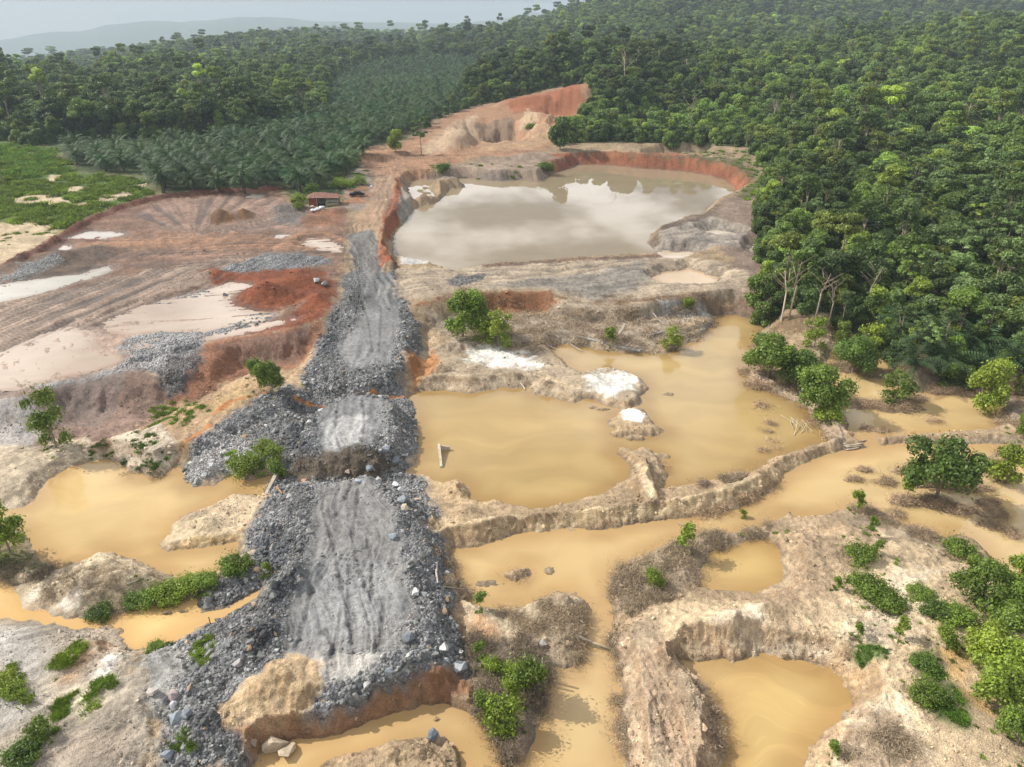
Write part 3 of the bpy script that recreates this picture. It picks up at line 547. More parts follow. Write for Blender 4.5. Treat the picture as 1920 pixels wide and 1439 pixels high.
# wheel tracks pressed into the mud
def region(text, soft, z=4.0):
    return smooth(-soft, soft, sdf(pts(text, z), GX, GY) + .5 * soft * NA)
WETM = np.zeros(GX.size)
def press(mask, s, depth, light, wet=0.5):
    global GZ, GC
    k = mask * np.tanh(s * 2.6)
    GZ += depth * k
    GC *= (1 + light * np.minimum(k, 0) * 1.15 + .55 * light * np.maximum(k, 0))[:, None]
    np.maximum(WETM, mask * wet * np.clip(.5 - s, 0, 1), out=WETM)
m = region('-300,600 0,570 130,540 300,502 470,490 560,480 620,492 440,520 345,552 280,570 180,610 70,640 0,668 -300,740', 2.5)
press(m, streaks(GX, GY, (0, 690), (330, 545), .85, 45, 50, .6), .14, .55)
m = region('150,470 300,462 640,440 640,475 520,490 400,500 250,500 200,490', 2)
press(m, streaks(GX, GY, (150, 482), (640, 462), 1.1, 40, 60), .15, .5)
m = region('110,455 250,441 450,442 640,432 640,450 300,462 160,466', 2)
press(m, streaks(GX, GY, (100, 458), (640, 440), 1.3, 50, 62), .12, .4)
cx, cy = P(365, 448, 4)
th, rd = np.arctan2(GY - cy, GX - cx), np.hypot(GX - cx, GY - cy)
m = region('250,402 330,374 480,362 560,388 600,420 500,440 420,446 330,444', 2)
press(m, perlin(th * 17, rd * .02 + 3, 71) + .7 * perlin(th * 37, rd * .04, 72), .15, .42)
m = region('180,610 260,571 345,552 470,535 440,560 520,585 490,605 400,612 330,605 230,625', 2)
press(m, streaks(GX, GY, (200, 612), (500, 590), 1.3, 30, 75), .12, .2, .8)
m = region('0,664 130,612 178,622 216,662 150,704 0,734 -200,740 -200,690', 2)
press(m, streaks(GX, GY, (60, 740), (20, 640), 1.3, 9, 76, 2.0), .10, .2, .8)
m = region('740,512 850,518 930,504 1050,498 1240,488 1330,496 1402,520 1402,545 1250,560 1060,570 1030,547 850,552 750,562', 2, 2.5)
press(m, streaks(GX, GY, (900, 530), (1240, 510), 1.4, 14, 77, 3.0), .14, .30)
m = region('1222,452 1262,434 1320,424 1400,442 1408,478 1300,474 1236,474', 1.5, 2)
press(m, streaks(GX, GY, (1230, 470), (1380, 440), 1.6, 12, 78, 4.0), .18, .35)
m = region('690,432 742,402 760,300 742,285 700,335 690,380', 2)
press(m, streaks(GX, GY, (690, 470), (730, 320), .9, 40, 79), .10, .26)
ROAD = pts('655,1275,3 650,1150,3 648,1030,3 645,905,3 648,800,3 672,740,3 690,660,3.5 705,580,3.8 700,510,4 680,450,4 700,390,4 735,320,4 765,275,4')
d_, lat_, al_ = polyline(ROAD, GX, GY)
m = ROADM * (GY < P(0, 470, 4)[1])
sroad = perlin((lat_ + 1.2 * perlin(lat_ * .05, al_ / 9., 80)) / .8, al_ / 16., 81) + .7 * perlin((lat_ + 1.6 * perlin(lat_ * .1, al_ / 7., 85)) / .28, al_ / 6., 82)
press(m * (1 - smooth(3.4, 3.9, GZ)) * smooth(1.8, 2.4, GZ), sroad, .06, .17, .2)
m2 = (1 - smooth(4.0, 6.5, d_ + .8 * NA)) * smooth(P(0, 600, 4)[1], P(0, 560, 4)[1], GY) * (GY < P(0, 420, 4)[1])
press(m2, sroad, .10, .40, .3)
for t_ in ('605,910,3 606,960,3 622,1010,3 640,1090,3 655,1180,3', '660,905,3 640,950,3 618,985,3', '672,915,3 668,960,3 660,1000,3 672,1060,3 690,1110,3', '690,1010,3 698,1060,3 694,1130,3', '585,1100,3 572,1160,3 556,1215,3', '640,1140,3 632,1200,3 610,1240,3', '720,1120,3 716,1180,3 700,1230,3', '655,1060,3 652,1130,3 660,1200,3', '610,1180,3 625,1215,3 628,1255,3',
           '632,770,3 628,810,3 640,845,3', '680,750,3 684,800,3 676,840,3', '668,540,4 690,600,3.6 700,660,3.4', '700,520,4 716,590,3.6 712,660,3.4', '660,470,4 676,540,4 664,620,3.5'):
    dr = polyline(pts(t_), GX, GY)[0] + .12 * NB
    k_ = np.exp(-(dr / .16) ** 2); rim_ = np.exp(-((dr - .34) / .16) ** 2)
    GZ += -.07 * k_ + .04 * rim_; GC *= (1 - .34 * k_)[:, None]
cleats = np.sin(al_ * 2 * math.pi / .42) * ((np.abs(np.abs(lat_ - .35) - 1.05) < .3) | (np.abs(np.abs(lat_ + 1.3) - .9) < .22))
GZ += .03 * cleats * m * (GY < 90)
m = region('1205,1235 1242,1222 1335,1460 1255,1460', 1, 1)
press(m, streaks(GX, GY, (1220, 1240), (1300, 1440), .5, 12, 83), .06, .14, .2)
# lumps, gullies and stones of the bare soil
Rg = np.hypot(GX, GY)
nearw = 1 - smooth(250, 500, Rg)
bare = (1 - VEG) * nearw
nD = fbm(GX, GY, .7, 2, 91)
nE = fbm(GX, GY, 2.6, 3, 93)
dry = 1 - np.clip(WET * 1.2, 0, 1) * (GZ < .0)
GZ += bare * (ROCK * (.13 * nD + .16 * np.abs(nE)) + (1 - ROCK) * (1 - ROADM) * (.055 * nD + .10 * nE + .05 * perlin(GX / .34, GY / .34, 99))) * np.where(WETM > .3, .3, 1.0)
_gy = np.gradient(GZ.reshape(A2.shape), axis=0) / np.maximum(np.gradient(R2, axis=0), 1e-3)
_gx = np.gradient(GZ.reshape(A2.shape), axis=1) / np.maximum(np.gradient(A2, axis=1) * R2, 1e-3)
SLOPE = np.hypot(_gx, _gy).ravel()
gully = .45 - np.abs(fbm(GX, GY, 2.2, 2, 95)) - .6 * np.abs(perlin(GX / .75, GY / .75, 97)) - .45 * np.abs(perlin(GX / .36, GY / .36, 98))
GZ += bare * .30 * smooth(.30, .9, SLOPE) * gully
bare_c = bare * (1 - .6 * ROADM)
GC *= (1 + bare * .16 * NC + bare_c * .20 * nD + bare_c * .20 * nE + bare_c * .22 * fbm(GX, GY, 5.5, 3, 96))[:, None]
# freshly cut banks show browner subsoil than the dry pale crust on top
cut_soil = bare * (1 - ROCK) * (GY < 130) * smooth(.65, 1.25, SLOPE + .25 * NB) * smooth(.1, .4, GC[:, 0])
GC *= 1 - cut_soil[:, None] * np.array([.24, .29, .33])
# damp soil along the water line is darker
damp = np.zeros(GX.size)
for _n, p in PONDS:
    lo, hi = p['poly'].min(0) - 3, p['poly'].max(0) + 3
    i = np.nonzero((GX > lo[0]) & (GX < hi[0]) & (GY > lo[1]) & (GY < hi[1]))[0]
    damp[i] = np.maximum(damp[i], 1 - smooth(p['z'] + .05, p['z'] + .38, GZ[i]))
GC *= (1 - .30 * damp * bare)[:, None]
WETM = np.maximum(WETM, damp * .6)
GC = np.clip(GC, .012, .85)

def height(x, y):
    x = np.atleast_1d(np.asarray(x, float)); y = np.atleast_1d(np.asarray(y, float))
    a, r = np.arctan2(x, y), np.hypot(x, y)
    ia = np.clip(np.searchsorted(AZ, a) - 1, 0, len(AZ) - 2); ir = np.clip(np.searchsorted(RR, r) - 1, 0, len(RR) - 2)
    fa = np.clip((a - AZ[ia]) / (AZ[ia + 1] - AZ[ia]), 0, 1); fr = np.clip((r - RR[ir]) / (RR[ir + 1] - RR[ir]), 0, 1)
    Z = GZ.reshape(A2.shape)
    return (Z[ir, ia] * (1 - fa) + Z[ir, ia + 1] * fa) * (1 - fr) + (Z[ir + 1, ia] * (1 - fa) + Z[ir + 1, ia + 1] * fa) * fr
def lookup(F, x, y):
    a, r = np.arctan2(x, y), np.hypot(x, y)
    ia = np.clip(np.searchsorted(AZ, a), 0, len(AZ) - 1); ir = np.clip(np.searchsorted(RR, r), 0, len(RR) - 1)
    return F.reshape(A2.shape)[ir, ia]
def hit(px, py):
    """the point of the finished ground that this pixel of the photograph shows"""
    xc, yc = (px - 960.0) / FPX, -(py - 719.5) / FPX
    d = np.array([xc, CT + yc * ST, -ST + yc * CT])
    t = np.concatenate([np.linspace(40, 400, 1800), np.linspace(400, 3000, 1500)])
    X, Y, Z = d[0] * t, d[1] * t, CAM_H + d[2] * t
    b = np.nonzero(Z < height(X, Y))[0]
    i = b[0] if len(b) else len(t) - 1
    return Vector((float(X[i]), float(Y[i]), float(height(X[i], Y[i])[0])))

# ------------------------------------------------------------------ node helpers and materials
def mat(name):
    m = bpy.data.materials.new(name); m.use_nodes = True
    nt = m.node_tree; nt.nodes.clear()
    out = nt.nodes.new('ShaderNodeOutputMaterial')
    b = nt.nodes.new('ShaderNodeBsdfPrincipled')
    nt.links.new(b.outputs[0], out.inputs['Surface'])
    return m, nt.nodes, nt.links, b, out
def mnode(N, L, op, a, b=None, clamp=False):
    n = N.new('ShaderNodeMath'); n.operation = op; n.use_clamp = clamp
    for i, v in enumerate((a, b)):
        if v is None: continue
        if isinstance(v, (int, float)): n.inputs[i].default_value = v
        else: L.new(v, n.inputs[i])
    return n.outputs[0]
def noise_n(N, L, vec, scale, detail=4, rough=.55):
    n = N.new('ShaderNodeTexNoise'); n.inputs['Scale'].default_value = scale; n.inputs['Detail'].default_value = detail; n.inputs['Roughness'].default_value = rough
    if vec is not None: L.new(vec, n.inputs['Vector'])
    return n.outputs['Fac']
def vscale(N, L, color, fac):
    n = N.new('ShaderNodeVectorMath'); n.operation = 'SCALE'
    L.new(color, n.inputs[0])
    if isinstance(fac, (int, float)): n.inputs['Scale'].default_value = fac
    else: L.new(fac, n.inputs['Scale'])
    return n.outputs[0]
def maprange(N, L, v, a, b, c, d):
    n = N.new('ShaderNodeMapRange'); n.inputs['From Min'].default_value = a; n.inputs['From Max'].default_value = b; n.inputs['To Min'].default_value = c; n.inputs['To Max'].default_value = d
    L.new(v, n.inputs['Value']); return n.outputs[0]
def attr(N, name, kind='GEOMETRY'):
    n = N.new('ShaderNodeAttribute'); n.attribute_name = name; n.attribute_type = kind
    return n
def bump(N, L, h, strength, dist):
    n = N.new('ShaderNodeBump'); n.inputs['Strength'].default_value = strength; n.inputs['Distance'].default_value = dist
    L.new(h, n.inputs['Height']); return n.outputs[0]

M_GROUND, N, L, B, _ = mat('soil')
geo = N.new('ShaderNodeNewGeometry')
ac = attr(N, 'soil_color'); ar = attr(N, 'rockiness'); aw = attr(N, 'wetness')
n1 = noise_n(N, L, geo.outputs['Position'], 1.7, 5, .62); n2 = noise_n(N, L, geo.outputs['Position'], 9.0, 3, .6); n3 = noise_n(N, L, geo.outputs['Position'], .22, 3)
v = mnode(N, L, 'MULTIPLY', maprange(N, L, n1, .25, .75, .66, 1.34), maprange(N, L, n2, .25, .75, .60, 1.40))
v = mnode(N, L, 'MULTIPLY', v, maprange(N, L, n3, .3, .7, .9, 1.1))
vo = N.new('ShaderNodeTexVoronoi'); vo.inputs['Scale'].default_value = 3.6; L.new(geo.outputs['Position'], vo.inputs['Vector'])
vs = N.new('ShaderNodeSeparateColor'); L.new(vo.outputs['Color'], vs.inputs[0])
stone = maprange(N, L, vs.outputs[0], 0, 1, .5, 1.55)
rk = N.new('ShaderNodeMix'); rk.data_type = 'FLOAT'; L.new(ar.outputs['Fac'], rk.inputs[0]); rk.inputs[2].default_value = 1.0; L.new(stone, rk.inputs[3])
v = mnode(N, L, 'MULTIPLY', v, rk.outputs[0])
L.new(vscale(N, L, ac.outputs['Color'], v), B.inputs['Base Color'])
L.new(maprange(N, L, aw.outputs['Fac'], 0, 1, .95, .34), B.inputs['Roughness'])
L.new(maprange(N, L, aw.outputs['Fac'], 0, 1, .25, .5), B.inputs['Specular IOR Level'])
hh = mnode(N, L, 'ADD', n1, mnode(N, L, 'MULTIPLY', n2, .5))
hh = mnode(N, L, 'ADD', hh, mnode(N, L, 'MULTIPLY', mnode(N, L, 'MULTIPLY', vo.outputs['Distance'], -1.6), ar.outputs['Fac']))
ap = attr(N, 'packed'); hh = mnode(N, L, 'MULTIPLY', hh, maprange(N, L, ap.outputs['Fac'], 0, 1, 1, .3))
L.new(bump(N, L, hh, .85, .30), B.inputs['Normal'])

def water_mat(name, color, swirl=1.0, still=False):
    m, N, L, B, _ = mat(name)
    geo = N.new('ShaderNodeNewGeometry')
    aa = attr(N, 'shallow')
    wv = N.new('ShaderNodeVectorMath'); wv.operation = 'ADD'
    nn = N.new('ShaderNodeTexNoise'); nn.inputs['Scale'].default_value = .09; nn.inputs['Detail'].default_value = 2; L.new(geo.outputs['Position'], nn.inputs['Vector'])
    sc = N.new('ShaderNodeVectorMath'); sc.operation = 'SCALE'; sc.inputs['Scale'].default_value = 16; L.new(nn.outputs['Color'], sc.inputs[0])
    L.new(geo.outputs['Position'], wv.inputs[0]); L.new(sc.outputs[0], wv.inputs[1])
    st = N.new('ShaderNodeVectorMath'); st.operation = 'MULTIPLY'; st.inputs[1].default_value = (.05, .22, .1); L.new(wv.outputs[0], st.inputs[0])
    sw = noise_n(N, L, st.outputs[0], 1.0, 4, .5)
    k = maprange(N, L, sw, .32, .68, 1 - .10 * swirl, 1 + .10 * swirl)
    if swirl > 1.5:
        sn = mnode(N, L, 'SINE', mnode(N, L, 'MULTIPLY', sw, 55.0)); k = mnode(N, L, 'MULTIPLY', k, maprange(N, L, sn, .4, 1, .99, 1.05))
    rgb = N.new('ShaderNodeRGB'); rgb.outputs[0].default_value = (*color, 1)
    mx = N.new('ShaderNodeMix'); mx.data_type = 'RGBA'
    L.new(aa.outputs['Fac'], mx.inputs[0]); L.new(rgb.outputs[0], mx.inputs[6]); mx.inputs[7].default_value = (color[0] * .72, color[1] * .62, color[2] * .55, 1)
    L.new(vscale(N, L, mx.outputs[2], k), B.inputs['Base Color'])
    B.inputs['Roughness'].default_value = .015 if still else .06
    B.inputs['IOR'].default_value = 1.33
    rip = noise_n(N, L, geo.outputs['Position'], 2.2, 2)
    L.new(bump(N, L, rip, .006 if still else .05, .05), B.inputs['Normal'])
    return m

# ------------------------------------------------------------------ object helpers
def tag(o, label=None, cat=None, group=None, kind=None):
    if label: o['label'] = label
    if cat: o['category'] = cat
    if group: o['group'] = group
    if kind: o['kind'] = kind
    return o
def np_mesh(name, V, F, material=None, smooth_shade=False):
    """mesh from an array of vertices and an (n, 3 or 4) array of faces"""
    me = bpy.data.meshes.new(name)
    V = np.asarray(V, dtype=np.float32); F = np.asarray(F, dtype=np.int32)
    k = F.shape[1]
    me.vertices.add(len(V)); me.vertices.foreach_set('co', V.ravel())
    me.loops.add(F.size); me.loops.foreach_set('vertex_index', F.ravel())
    me.polygons.add(len(F)); me.polygons.foreach_set('loop_start', np.arange(0, F.size, k, dtype=np.int32))
    if smooth_shade: me.polygons.foreach_set('use_smooth', np.ones(len(F), dtype=bool))
    me.update(calc_edges=True)
    if material: me.materials.append(material)
    return me
def add(name, me, parent=None, loc=(0, 0, 0), rot=(0, 0, 0), scale=(1, 1, 1)):
    o = bpy.data.objects.new(name, me)
    COL.objects.link(o)
    o.location = loc; o.rotation_euler = rot; o.scale = scale
    if parent: o.parent = parent
    return o
def fattr(me, name, data, domain='POINT'):
    a = me.attributes.new(name, 'FLOAT', domain); a.data.foreach_set('value', np.asarray(data, dtype=np.float32).ravel())
def cattr(me, name, data, domain='POINT'):
    a = me.attributes.new(name, 'FLOAT_COLOR', domain)
    d = np.ones((len(data), 4), dtype=np.float32); d[:, :3] = data
    a.data.foreach_set('color', d.ravel())

# ------------------------------------------------------------------ ground sheet
nr, na = A2.shape
idx = np.arange(nr * na).reshape(nr, na)
Fq = np.stack([idx[:-1, :-1], idx[:-1, 1:], idx[1:, 1:], idx[1:, :-1]], -1).reshape(-1, 4)[:, ::-1]
wrap = np.stack([idx[:-1, -1], idx[:-1, 0], idx[1:, 0], idx[1:, -1]], -1)[:, ::-1]
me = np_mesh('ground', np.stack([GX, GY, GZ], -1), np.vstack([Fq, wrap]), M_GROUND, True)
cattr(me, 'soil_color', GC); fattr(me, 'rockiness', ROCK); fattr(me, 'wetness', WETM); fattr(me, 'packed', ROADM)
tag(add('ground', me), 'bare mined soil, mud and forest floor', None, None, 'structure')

# ------------------------------------------------------------------ water sheets
WMATS = {}
for k, (name, p) in enumerate(PONDS):
    c = p['cell']; lo, hi = p['poly'].min(0) - 3 * c, p['poly'].max(0) + 3 * c
    hi = np.minimum(hi, [160, 400]); lo = np.maximum(lo, [-160, 18])
    xs = np.arange(lo[0], hi[0] + c, c); ys = np.arange(lo[1], hi[1] + c, c)
    X, Y = np.meshgrid(xs, ys); d = sdf(p['poly'], X.ravel(), Y.ravel())
    deep = d.copy()
    for isl in p['isl']: deep = np.minimum(deep, -sdf(isl, X.ravel(), Y.ravel()))
    keep = (d > (-2.2 * max(c, .8) if p['z'] < 3.3 else -1.0)).reshape(X.shape)
    kq = keep[:-1, :-1] & keep[:-1, 1:] & keep[1:, 1:] & keep[1:, :-1]
    ii = np.arange(X.size).reshape(X.shape)
    F = np.stack([ii[:-1, :-1], ii[:-1, 1:], ii[1:, 1:], ii[1:, :-1]], -1)[kq]
    used, inv = np.unique(F, return_inverse=True)
    V = np.stack([X.ravel(), Y.ravel(), np.full(X.size, p['z'] + .0004 * k)], -1)[used]
    if p['color'] not in WMATS: WMATS[p['color']] = water_mat('muddy_water', p['color'], 1.6 if name == 'corner_pond_water' else .5 if name == 'lake_water' else 1.0, name == 'lake_water')
    me = np_mesh(name, V, inv.reshape(-1, 4), WMATS[p['color']], True)
    fattr(me, 'shallow', (1 - smooth(0.0, 3.5 if p['z'] < 1 else 1.5, deep[used] + .8 * fbm(V[:, 0], V[:, 1], 5, 2, 3))) * .75)
    tag(add(name, me), name.replace('_', ' ').replace('water', 'of muddy water'), None, None, 'structure')

# ------------------------------------------------------------------ foliage, bark, rock materials
def tinted(name, base, spread, translucent=0.0, rough=.6, facevar=True, coat=0.0):
    m, N, L, B, out = mat(name)
    t = attr(N, 'tint', 'INSTANCER')
    oi = N.new('ShaderNodeObjectInfo')
    mul = N.new('ShaderNodeVectorMath'); mul.operation = 'MULTIPLY'; mul.inputs[0].default_value = base
    L.new(t.outputs['Vector'], mul.inputs[1])
    k = maprange(N, L, oi.outputs['Random'], 0, 1, 1 - spread, 1 + spread)
    if facevar:
        a = attr(N, 'shade'); k = mnode(N, L, 'MULTIPLY', k, a.outputs['Fac'])
    c = vscale(N, L, mul.outputs[0], k)
    L.new(c, B.inputs['Base Color'])
    B.inputs['Roughness'].default_value = rough
    B.inputs['Specular IOR Level'].default_value = .35
    if translucent:
        tr = N.new('ShaderNodeBsdfTranslucent'); L.new(vscale(N, L, c, 1.25), tr.inputs['Color'])
        mx = N.new('ShaderNodeMixShader'); mx.inputs[0].default_value = translucent
        L.new(B.outputs[0], mx.inputs[1]); L.new(tr.outputs[0], mx.inputs[2]); L.new(mx.outputs[0], out.inputs['Surface'])
    return m
M_LEAF = tinted('leaf', (.118, .172, .042), .24, .28, .5)
M_FROND = tinted('palm_frond', (.040, .080, .022), .25, .2, .65)
M_BARK = tinted('bark', (.24, .20, .15), .2, 0, .9, False)
M_TWIG = tinted('dry_twig', (.27, .22, .16), .25, 0, .95)
M_ROCK, N, L, B, _ = mat('broken_rock')
t = attr(N, 'tint', 'INSTANCER'); oi = N.new('ShaderNodeObjectInfo'); tc = N.new('ShaderNodeTexCoord')
rn = noise_n(N, L, tc.outputs['Object'], 3.0, 4, .6)
k = mnode(N, L, 'MULTIPLY', maprange(N, L, rn, .25, .75, .7, 1.3), maprange(N, L, oi.outputs['Random'], 0, 1, .7, 1.35))
L.new(vscale(N, L, t.outputs['Vector'], k), B.inputs['Base Color']); B.inputs['Roughness'].default_value = .8
L.new(bump(N, L, rn, .4, .1), B.inputs['Normal'])

# ------------------------------------------------------------------ plant meshes
def unit(v): return v / np.maximum(np.linalg.norm(v, axis=-1, keepdims=True), 1e-9)
def crown_mesh(name, seed, blobs, n, size, up=.35, jitter=.7, inner=.25, material=None, aspect=1.5, ragged=0.0):
    """leaf sprays (small bent quads) through the volume of overlapping lobes"""
    r = np.random.default_rng(seed)
    b = np.array(blobs, float)
    rad = b[:, 3:6]
    w = (rad[:, 0] * rad[:, 1] + rad[:, 0] * rad[:, 2] * 2); w /= w.sum()
    which = r.choice(len(b), n, p=w)
    d = unit(r.normal(size=(n, 3)) + np.array([0, 0, .35]))
    # clumped: pull directions towards a few twig directions of each lobe
    twig = unit(r.normal(size=(len(b), 14, 3)) + np.array([0, 0, .4]))
    d = unit(d * .75 + twig[which, r.integers(0, 14, n)] * .75 * r.random((n, 1)))
    s = np.where(r.random(n) < inner, r.uniform(.45, .85, n), r.uniform(.82, 1.1, n))
    s = s * (1 + ragged * np.abs(r.normal(size=n)) * (r.random(n) < .45))
    c = b[which, :3] + d * rad[which] * s[:, None]
    nn = unit(d + jitter * r.normal(size=(n, 3)) + np.array([0, 0, up]))
    t1 = unit(np.cross(nn, unit(r.normal(size=(n, 3))))); t2 = np.cross(nn, t1)
    sz = size * r.uniform(.6, 1.35, n)[:, None]
    droop = nn * sz * -.25
    V = np.stack([c - t1 * sz * aspect + droop, c - t2 * sz * .75, c + t1 * sz * aspect + droop, c + t2 * sz * .75], 1).reshape(-1, 3)
    me = np_mesh(name, V, np.arange(4 * n).reshape(n, 4), material or M_LEAF)
    lobe = r.uniform(.8, 1.2, len(b))
    fattr(me, 'shade', np.repeat(lobe[which] * r.uniform(.65, 1.4, n), 1), 'FACE')
    return me
def tube(bm_v, bm_f, a, b, ra, rb, k=6):
    a, b = np.array(a, float), np.array(b, float)
    ax = unit(b - a); u = unit(np.cross(ax, [.31, .95, .12])); w = np.cross(ax, u)
    o = len(bm_v)
    for q, rr in ((a, ra), (b, rb)):
        for i in range(k):
            t = 2 * math.pi * i / k
            bm_v.append(q + (u * math.cos(t) + w * math.sin(t)) * rr)
    for i in range(k):
        j = (i + 1) % k
        bm_f.append((o + i, o + j, o + k + j, o + k + i))
    bm_f.append((o + k, o + k + 1, o + k + 2, o + k + 3)); bm_f.append((o, o + k - 1, o + k - 2, o + k - 3))
def trunk_mesh(name, h, r0, limbs, seed, lean=.04, material=None):
    r = np.random.default_rng(seed); V, F = [], []
    p = np.array([0, 0, -.4]); n = 4
    pts_ = [p]
    for i in range(n): pts_.append(pts_[-1] + np.array([r.normal() * lean * h / n, r.normal() * lean * h / n, (h + .4) / n]))
    for i in range(n): tube(V, F, pts_[i], pts_[i + 1], r0 * (1.25 if i == 0 else 1 - .17 * i), r0 * (1 - .17 * (i + 1)))
    for (t, target) in limbs:
        s = pts_[0] + (pts_[-1] - pts_[0]) * t
        mid = s + (np.array(target) - s) * .5 + np.array([0, 0, -.06 * h])
        tube(V, F, s, mid, r0 * .42, r0 * .3, 5); tube(V, F, mid, target, r0 * .3, r0 * .12, 5)
    return np_mesh(name, np.array(V), np.array(F), material or M_BARK, True)
def lobes(seed, n, cx, cz, spread, zr, rlo, rhi, flat=.75):
    r = np.random.default_rng(seed); out = []
    for i in range(n):
        a = 2 * math.pi * (i + r.random() * .6) / n; q = spread * math.sqrt(r.uniform(.25, 1))
        k = r.uniform(rlo, rhi)
        out.append((math.cos(a) * q, math.sin(a) * q, cz + r.uniform(-zr, zr) - .25 * q * .3, k, k, k * flat))
    out.append((0, 0, cz + zr * .7, rhi, rhi, rhi * flat))
    return out
KIND = {}
def kind(key, h, r0, lb, n, size, seed, limbs=None, **kw):
    if limbs is None: limbs = [(.55 + .4 * (i % 3) / 3, (x[0] * .8, x[1] * .8, x[2])) for i, x in enumerate(lb[:5])]
    KIND[key] = dict(crown=crown_mesh('crown', seed, lb, n, size, **kw), trunk=trunk_mesh('trunk', h, r0, limbs, seed), h=h)
kind('round_a', 8, .28, lobes(1, 9, 0, 9.3, 3.0, 1.8, 1.1, 2.0), 3700, .24, 1)
kind('round_b', 9, .30, lobes(2, 12, 0, 10.2, 3.3, 2.4, 1.0, 1.9), 4200, .235, 2)
kind('round_c', 7, .26, lobes(3, 8, 0, 8.4, 2.4, 2.6, 1.1, 1.9, .95), 3400, .24, 3)
kind('bushy', 5, .22, lobes(4, 10, 0, 5.4, 2.2, 3.2, 1.0, 1.8, 1.0), 3700, .235, 4)
kind('tall', 17, .30, lobes(5, 7, 0, 17.5, 2.3, 1.8, .9, 1.6, .7), 2200, .24, 5)
kind('flat', 11, .26, lobes(6, 9, 0, 12, 3.6, 1.0, 1.0, 1.8, .42), 2400, .24, 6)
kind('airy', 12, .2, [(x[0], x[1], x[2], x[3] * .8, x[4] * .8, x[5] * .45) for x in lobes(7, 13, 0, 10.5, 2.8, 3.6, 1.0, 1.5, .6)], 1500, .26, 7)
kind('spire', 12, .24, [(0, 0, 4.6, 2.2, 2.2, 1.6), (.9, .2, 6.5, 1.5, 1.5, 1.3), (-.8, .4, 7.6, 1.6, 1.6, 1.4), (.3, -.7, 9.2, 1.7, 1.7, 1.5), (-.4, .5, 11, 1.5, 1.5, 1.5), (.2, -.3, 13, .9, .9, 1.3)], 3000, .235, 8)
# trees of the flooded ground, seen from closer
kind('pond_a', 2.0, .15, lobes(11, 13, 0, 2.5, 1.9, 1.1, .5, .95, .85), 7500, .085, 11, ragged=0.3)
kind('pond_b', 1.6, .13, lobes(12, 11, 0, 2.2, 1.3, 1.3, .45, .85, .95), 6000, .085, 12, ragged=0.3)
kind('pond_c', 2.2, .10, lobes(13, 12, 0, 2.2, 1.2, 1.7, .32, .62, .8), 2600, .085, 13, ragged=0.5)
kind('shrub_a', .5, .05, lobes(14, 12, 0, .55, 1.1, .38, .25, .5, .75), 3400, .062, 14, ragged=0.8)
kind('shrub_b', .6, .04, lobes(15, 10, 0, .75, .7, .6, .2, .42, .9), 2300, .062, 15, ragged=0.8)
kind('sapling', 1.2, .03, lobes(16, 6, 0, 1.1, .4, .6, .14, .3, .8), 800, .065, 16, ragged=0.5)
def bare_mesh(seed, h, r0, nb):
    r = np.random.default_rng(seed); V, F = [], []
    tube(V, F, (0, 0, -.4), (r.normal() * .2, r.normal() * .2, h * .6), r0, r0 * .7); tube(V, F, (0, 0, h * .55), (r.normal() * .4, r.normal() * .4, h), r0 * .7, r0 * .25)
    for i in range(nb):
        z = h * r.uniform(.5, .98); a = r.random() * 6.28; q = r.uniform(.1, .24) * h
        e = (math.cos(a) * q, math.sin(a) * q, z + q * .8); tube(V, F, (0, 0, z), e, r0 * .35, r0 * .12, 4)
        for k in range(2):
            a2 = a + r.normal() * .8; tube(V, F, e, (e[0] + math.cos(a2) * q * .5, e[1] + math.sin(a2) * q * .5, e[2] + q * .4), r0 * .14, r0 * .05, 4)
    return np_mesh('trunk', np.array(V), np.array(F), M_BARK, True)
BARE = [bare_mesh(21, 9, .16, 9), bare_mesh(22, 12, .2, 7), bare_mesh(23, 7, .12, 10)]

def frond_strip(V, F, S, base, az, el, length, droop, leaf, n, r, wide=.12):
    p = np.array(base, float); d = np.array([math.cos(az) * math.cos(el), math.sin(az) * math.cos(el), math.sin(el)])
    side = np.array([-math.sin(az), math.cos(az), 0])
    seg = length / n; sh = r.uniform(.75, 1.25)
    for i in range(n):
        t = i / n
        q = p + d * seg
        L = leaf * (math.sin(math.pi * min(1, .12 + t * .95)) ** .7 + .12)
        up = np.cross(side, d)
        for s in (-1, 1):
            tip = p + side * s * L * .9 + d * L * .55 - up * (-.12 if s else 0) + np.array([0, 0, -.28 * L * r.uniform(.4, 1.5)])
            w = d * (seg * .42)
            o = len(V); V += [p - w * .3, p + w * 1.25, tip + w * .35, tip - w * .1]; F.append((o, o + 1, o + 2, o + 3)); S.append(sh * r.uniform(.8, 1.2))
        o = len(V); ww = side * .035 * (1 - t) ; V += [p - ww, p + ww, q + ww, q - ww]; F.append((o, o + 1, o + 2, o + 3)); S.append(1.1)
        p = q; d = unit(d + np.array([0, 0, -droop / n]))
def palm_mesh(name, seed, z, n, length, leaf, segs, droop=1.5, lo=-.25, hi=1.25):
    r = np.random.default_rng(seed); V, F, S = [], [], []
    for i in range(n):
        t = i / n
        frond_strip(V, F, S, (0, 0, z), i * 2.399963, hi + (lo - hi) * t ** .8 + r.normal() * .06, length * r.uniform(.85, 1.1) * (.7 + .3 * math.sin(math.pi * min(1, t + .25))), droop * r.uniform(.8, 1.2), leaf, segs, r)
    me = np_mesh(name, np.array(V), np.array(F), M_FROND); fattr(me, 'shade', S, 'FACE'); return me
def palm_trunk(h, r0):
    V, F = [], []
    for i in range(3): tube(V, F, (0, 0, -.3 + (h + .3) * i / 3), (0, 0, -.3 + (h + .3) * (i + 1) / 3), r0 * (1.15 - .1 * i), r0 * (1.05 - .1 * i), 7)
    return np_mesh('trunk', np.array(V), np.array(F), M_BARK, True)
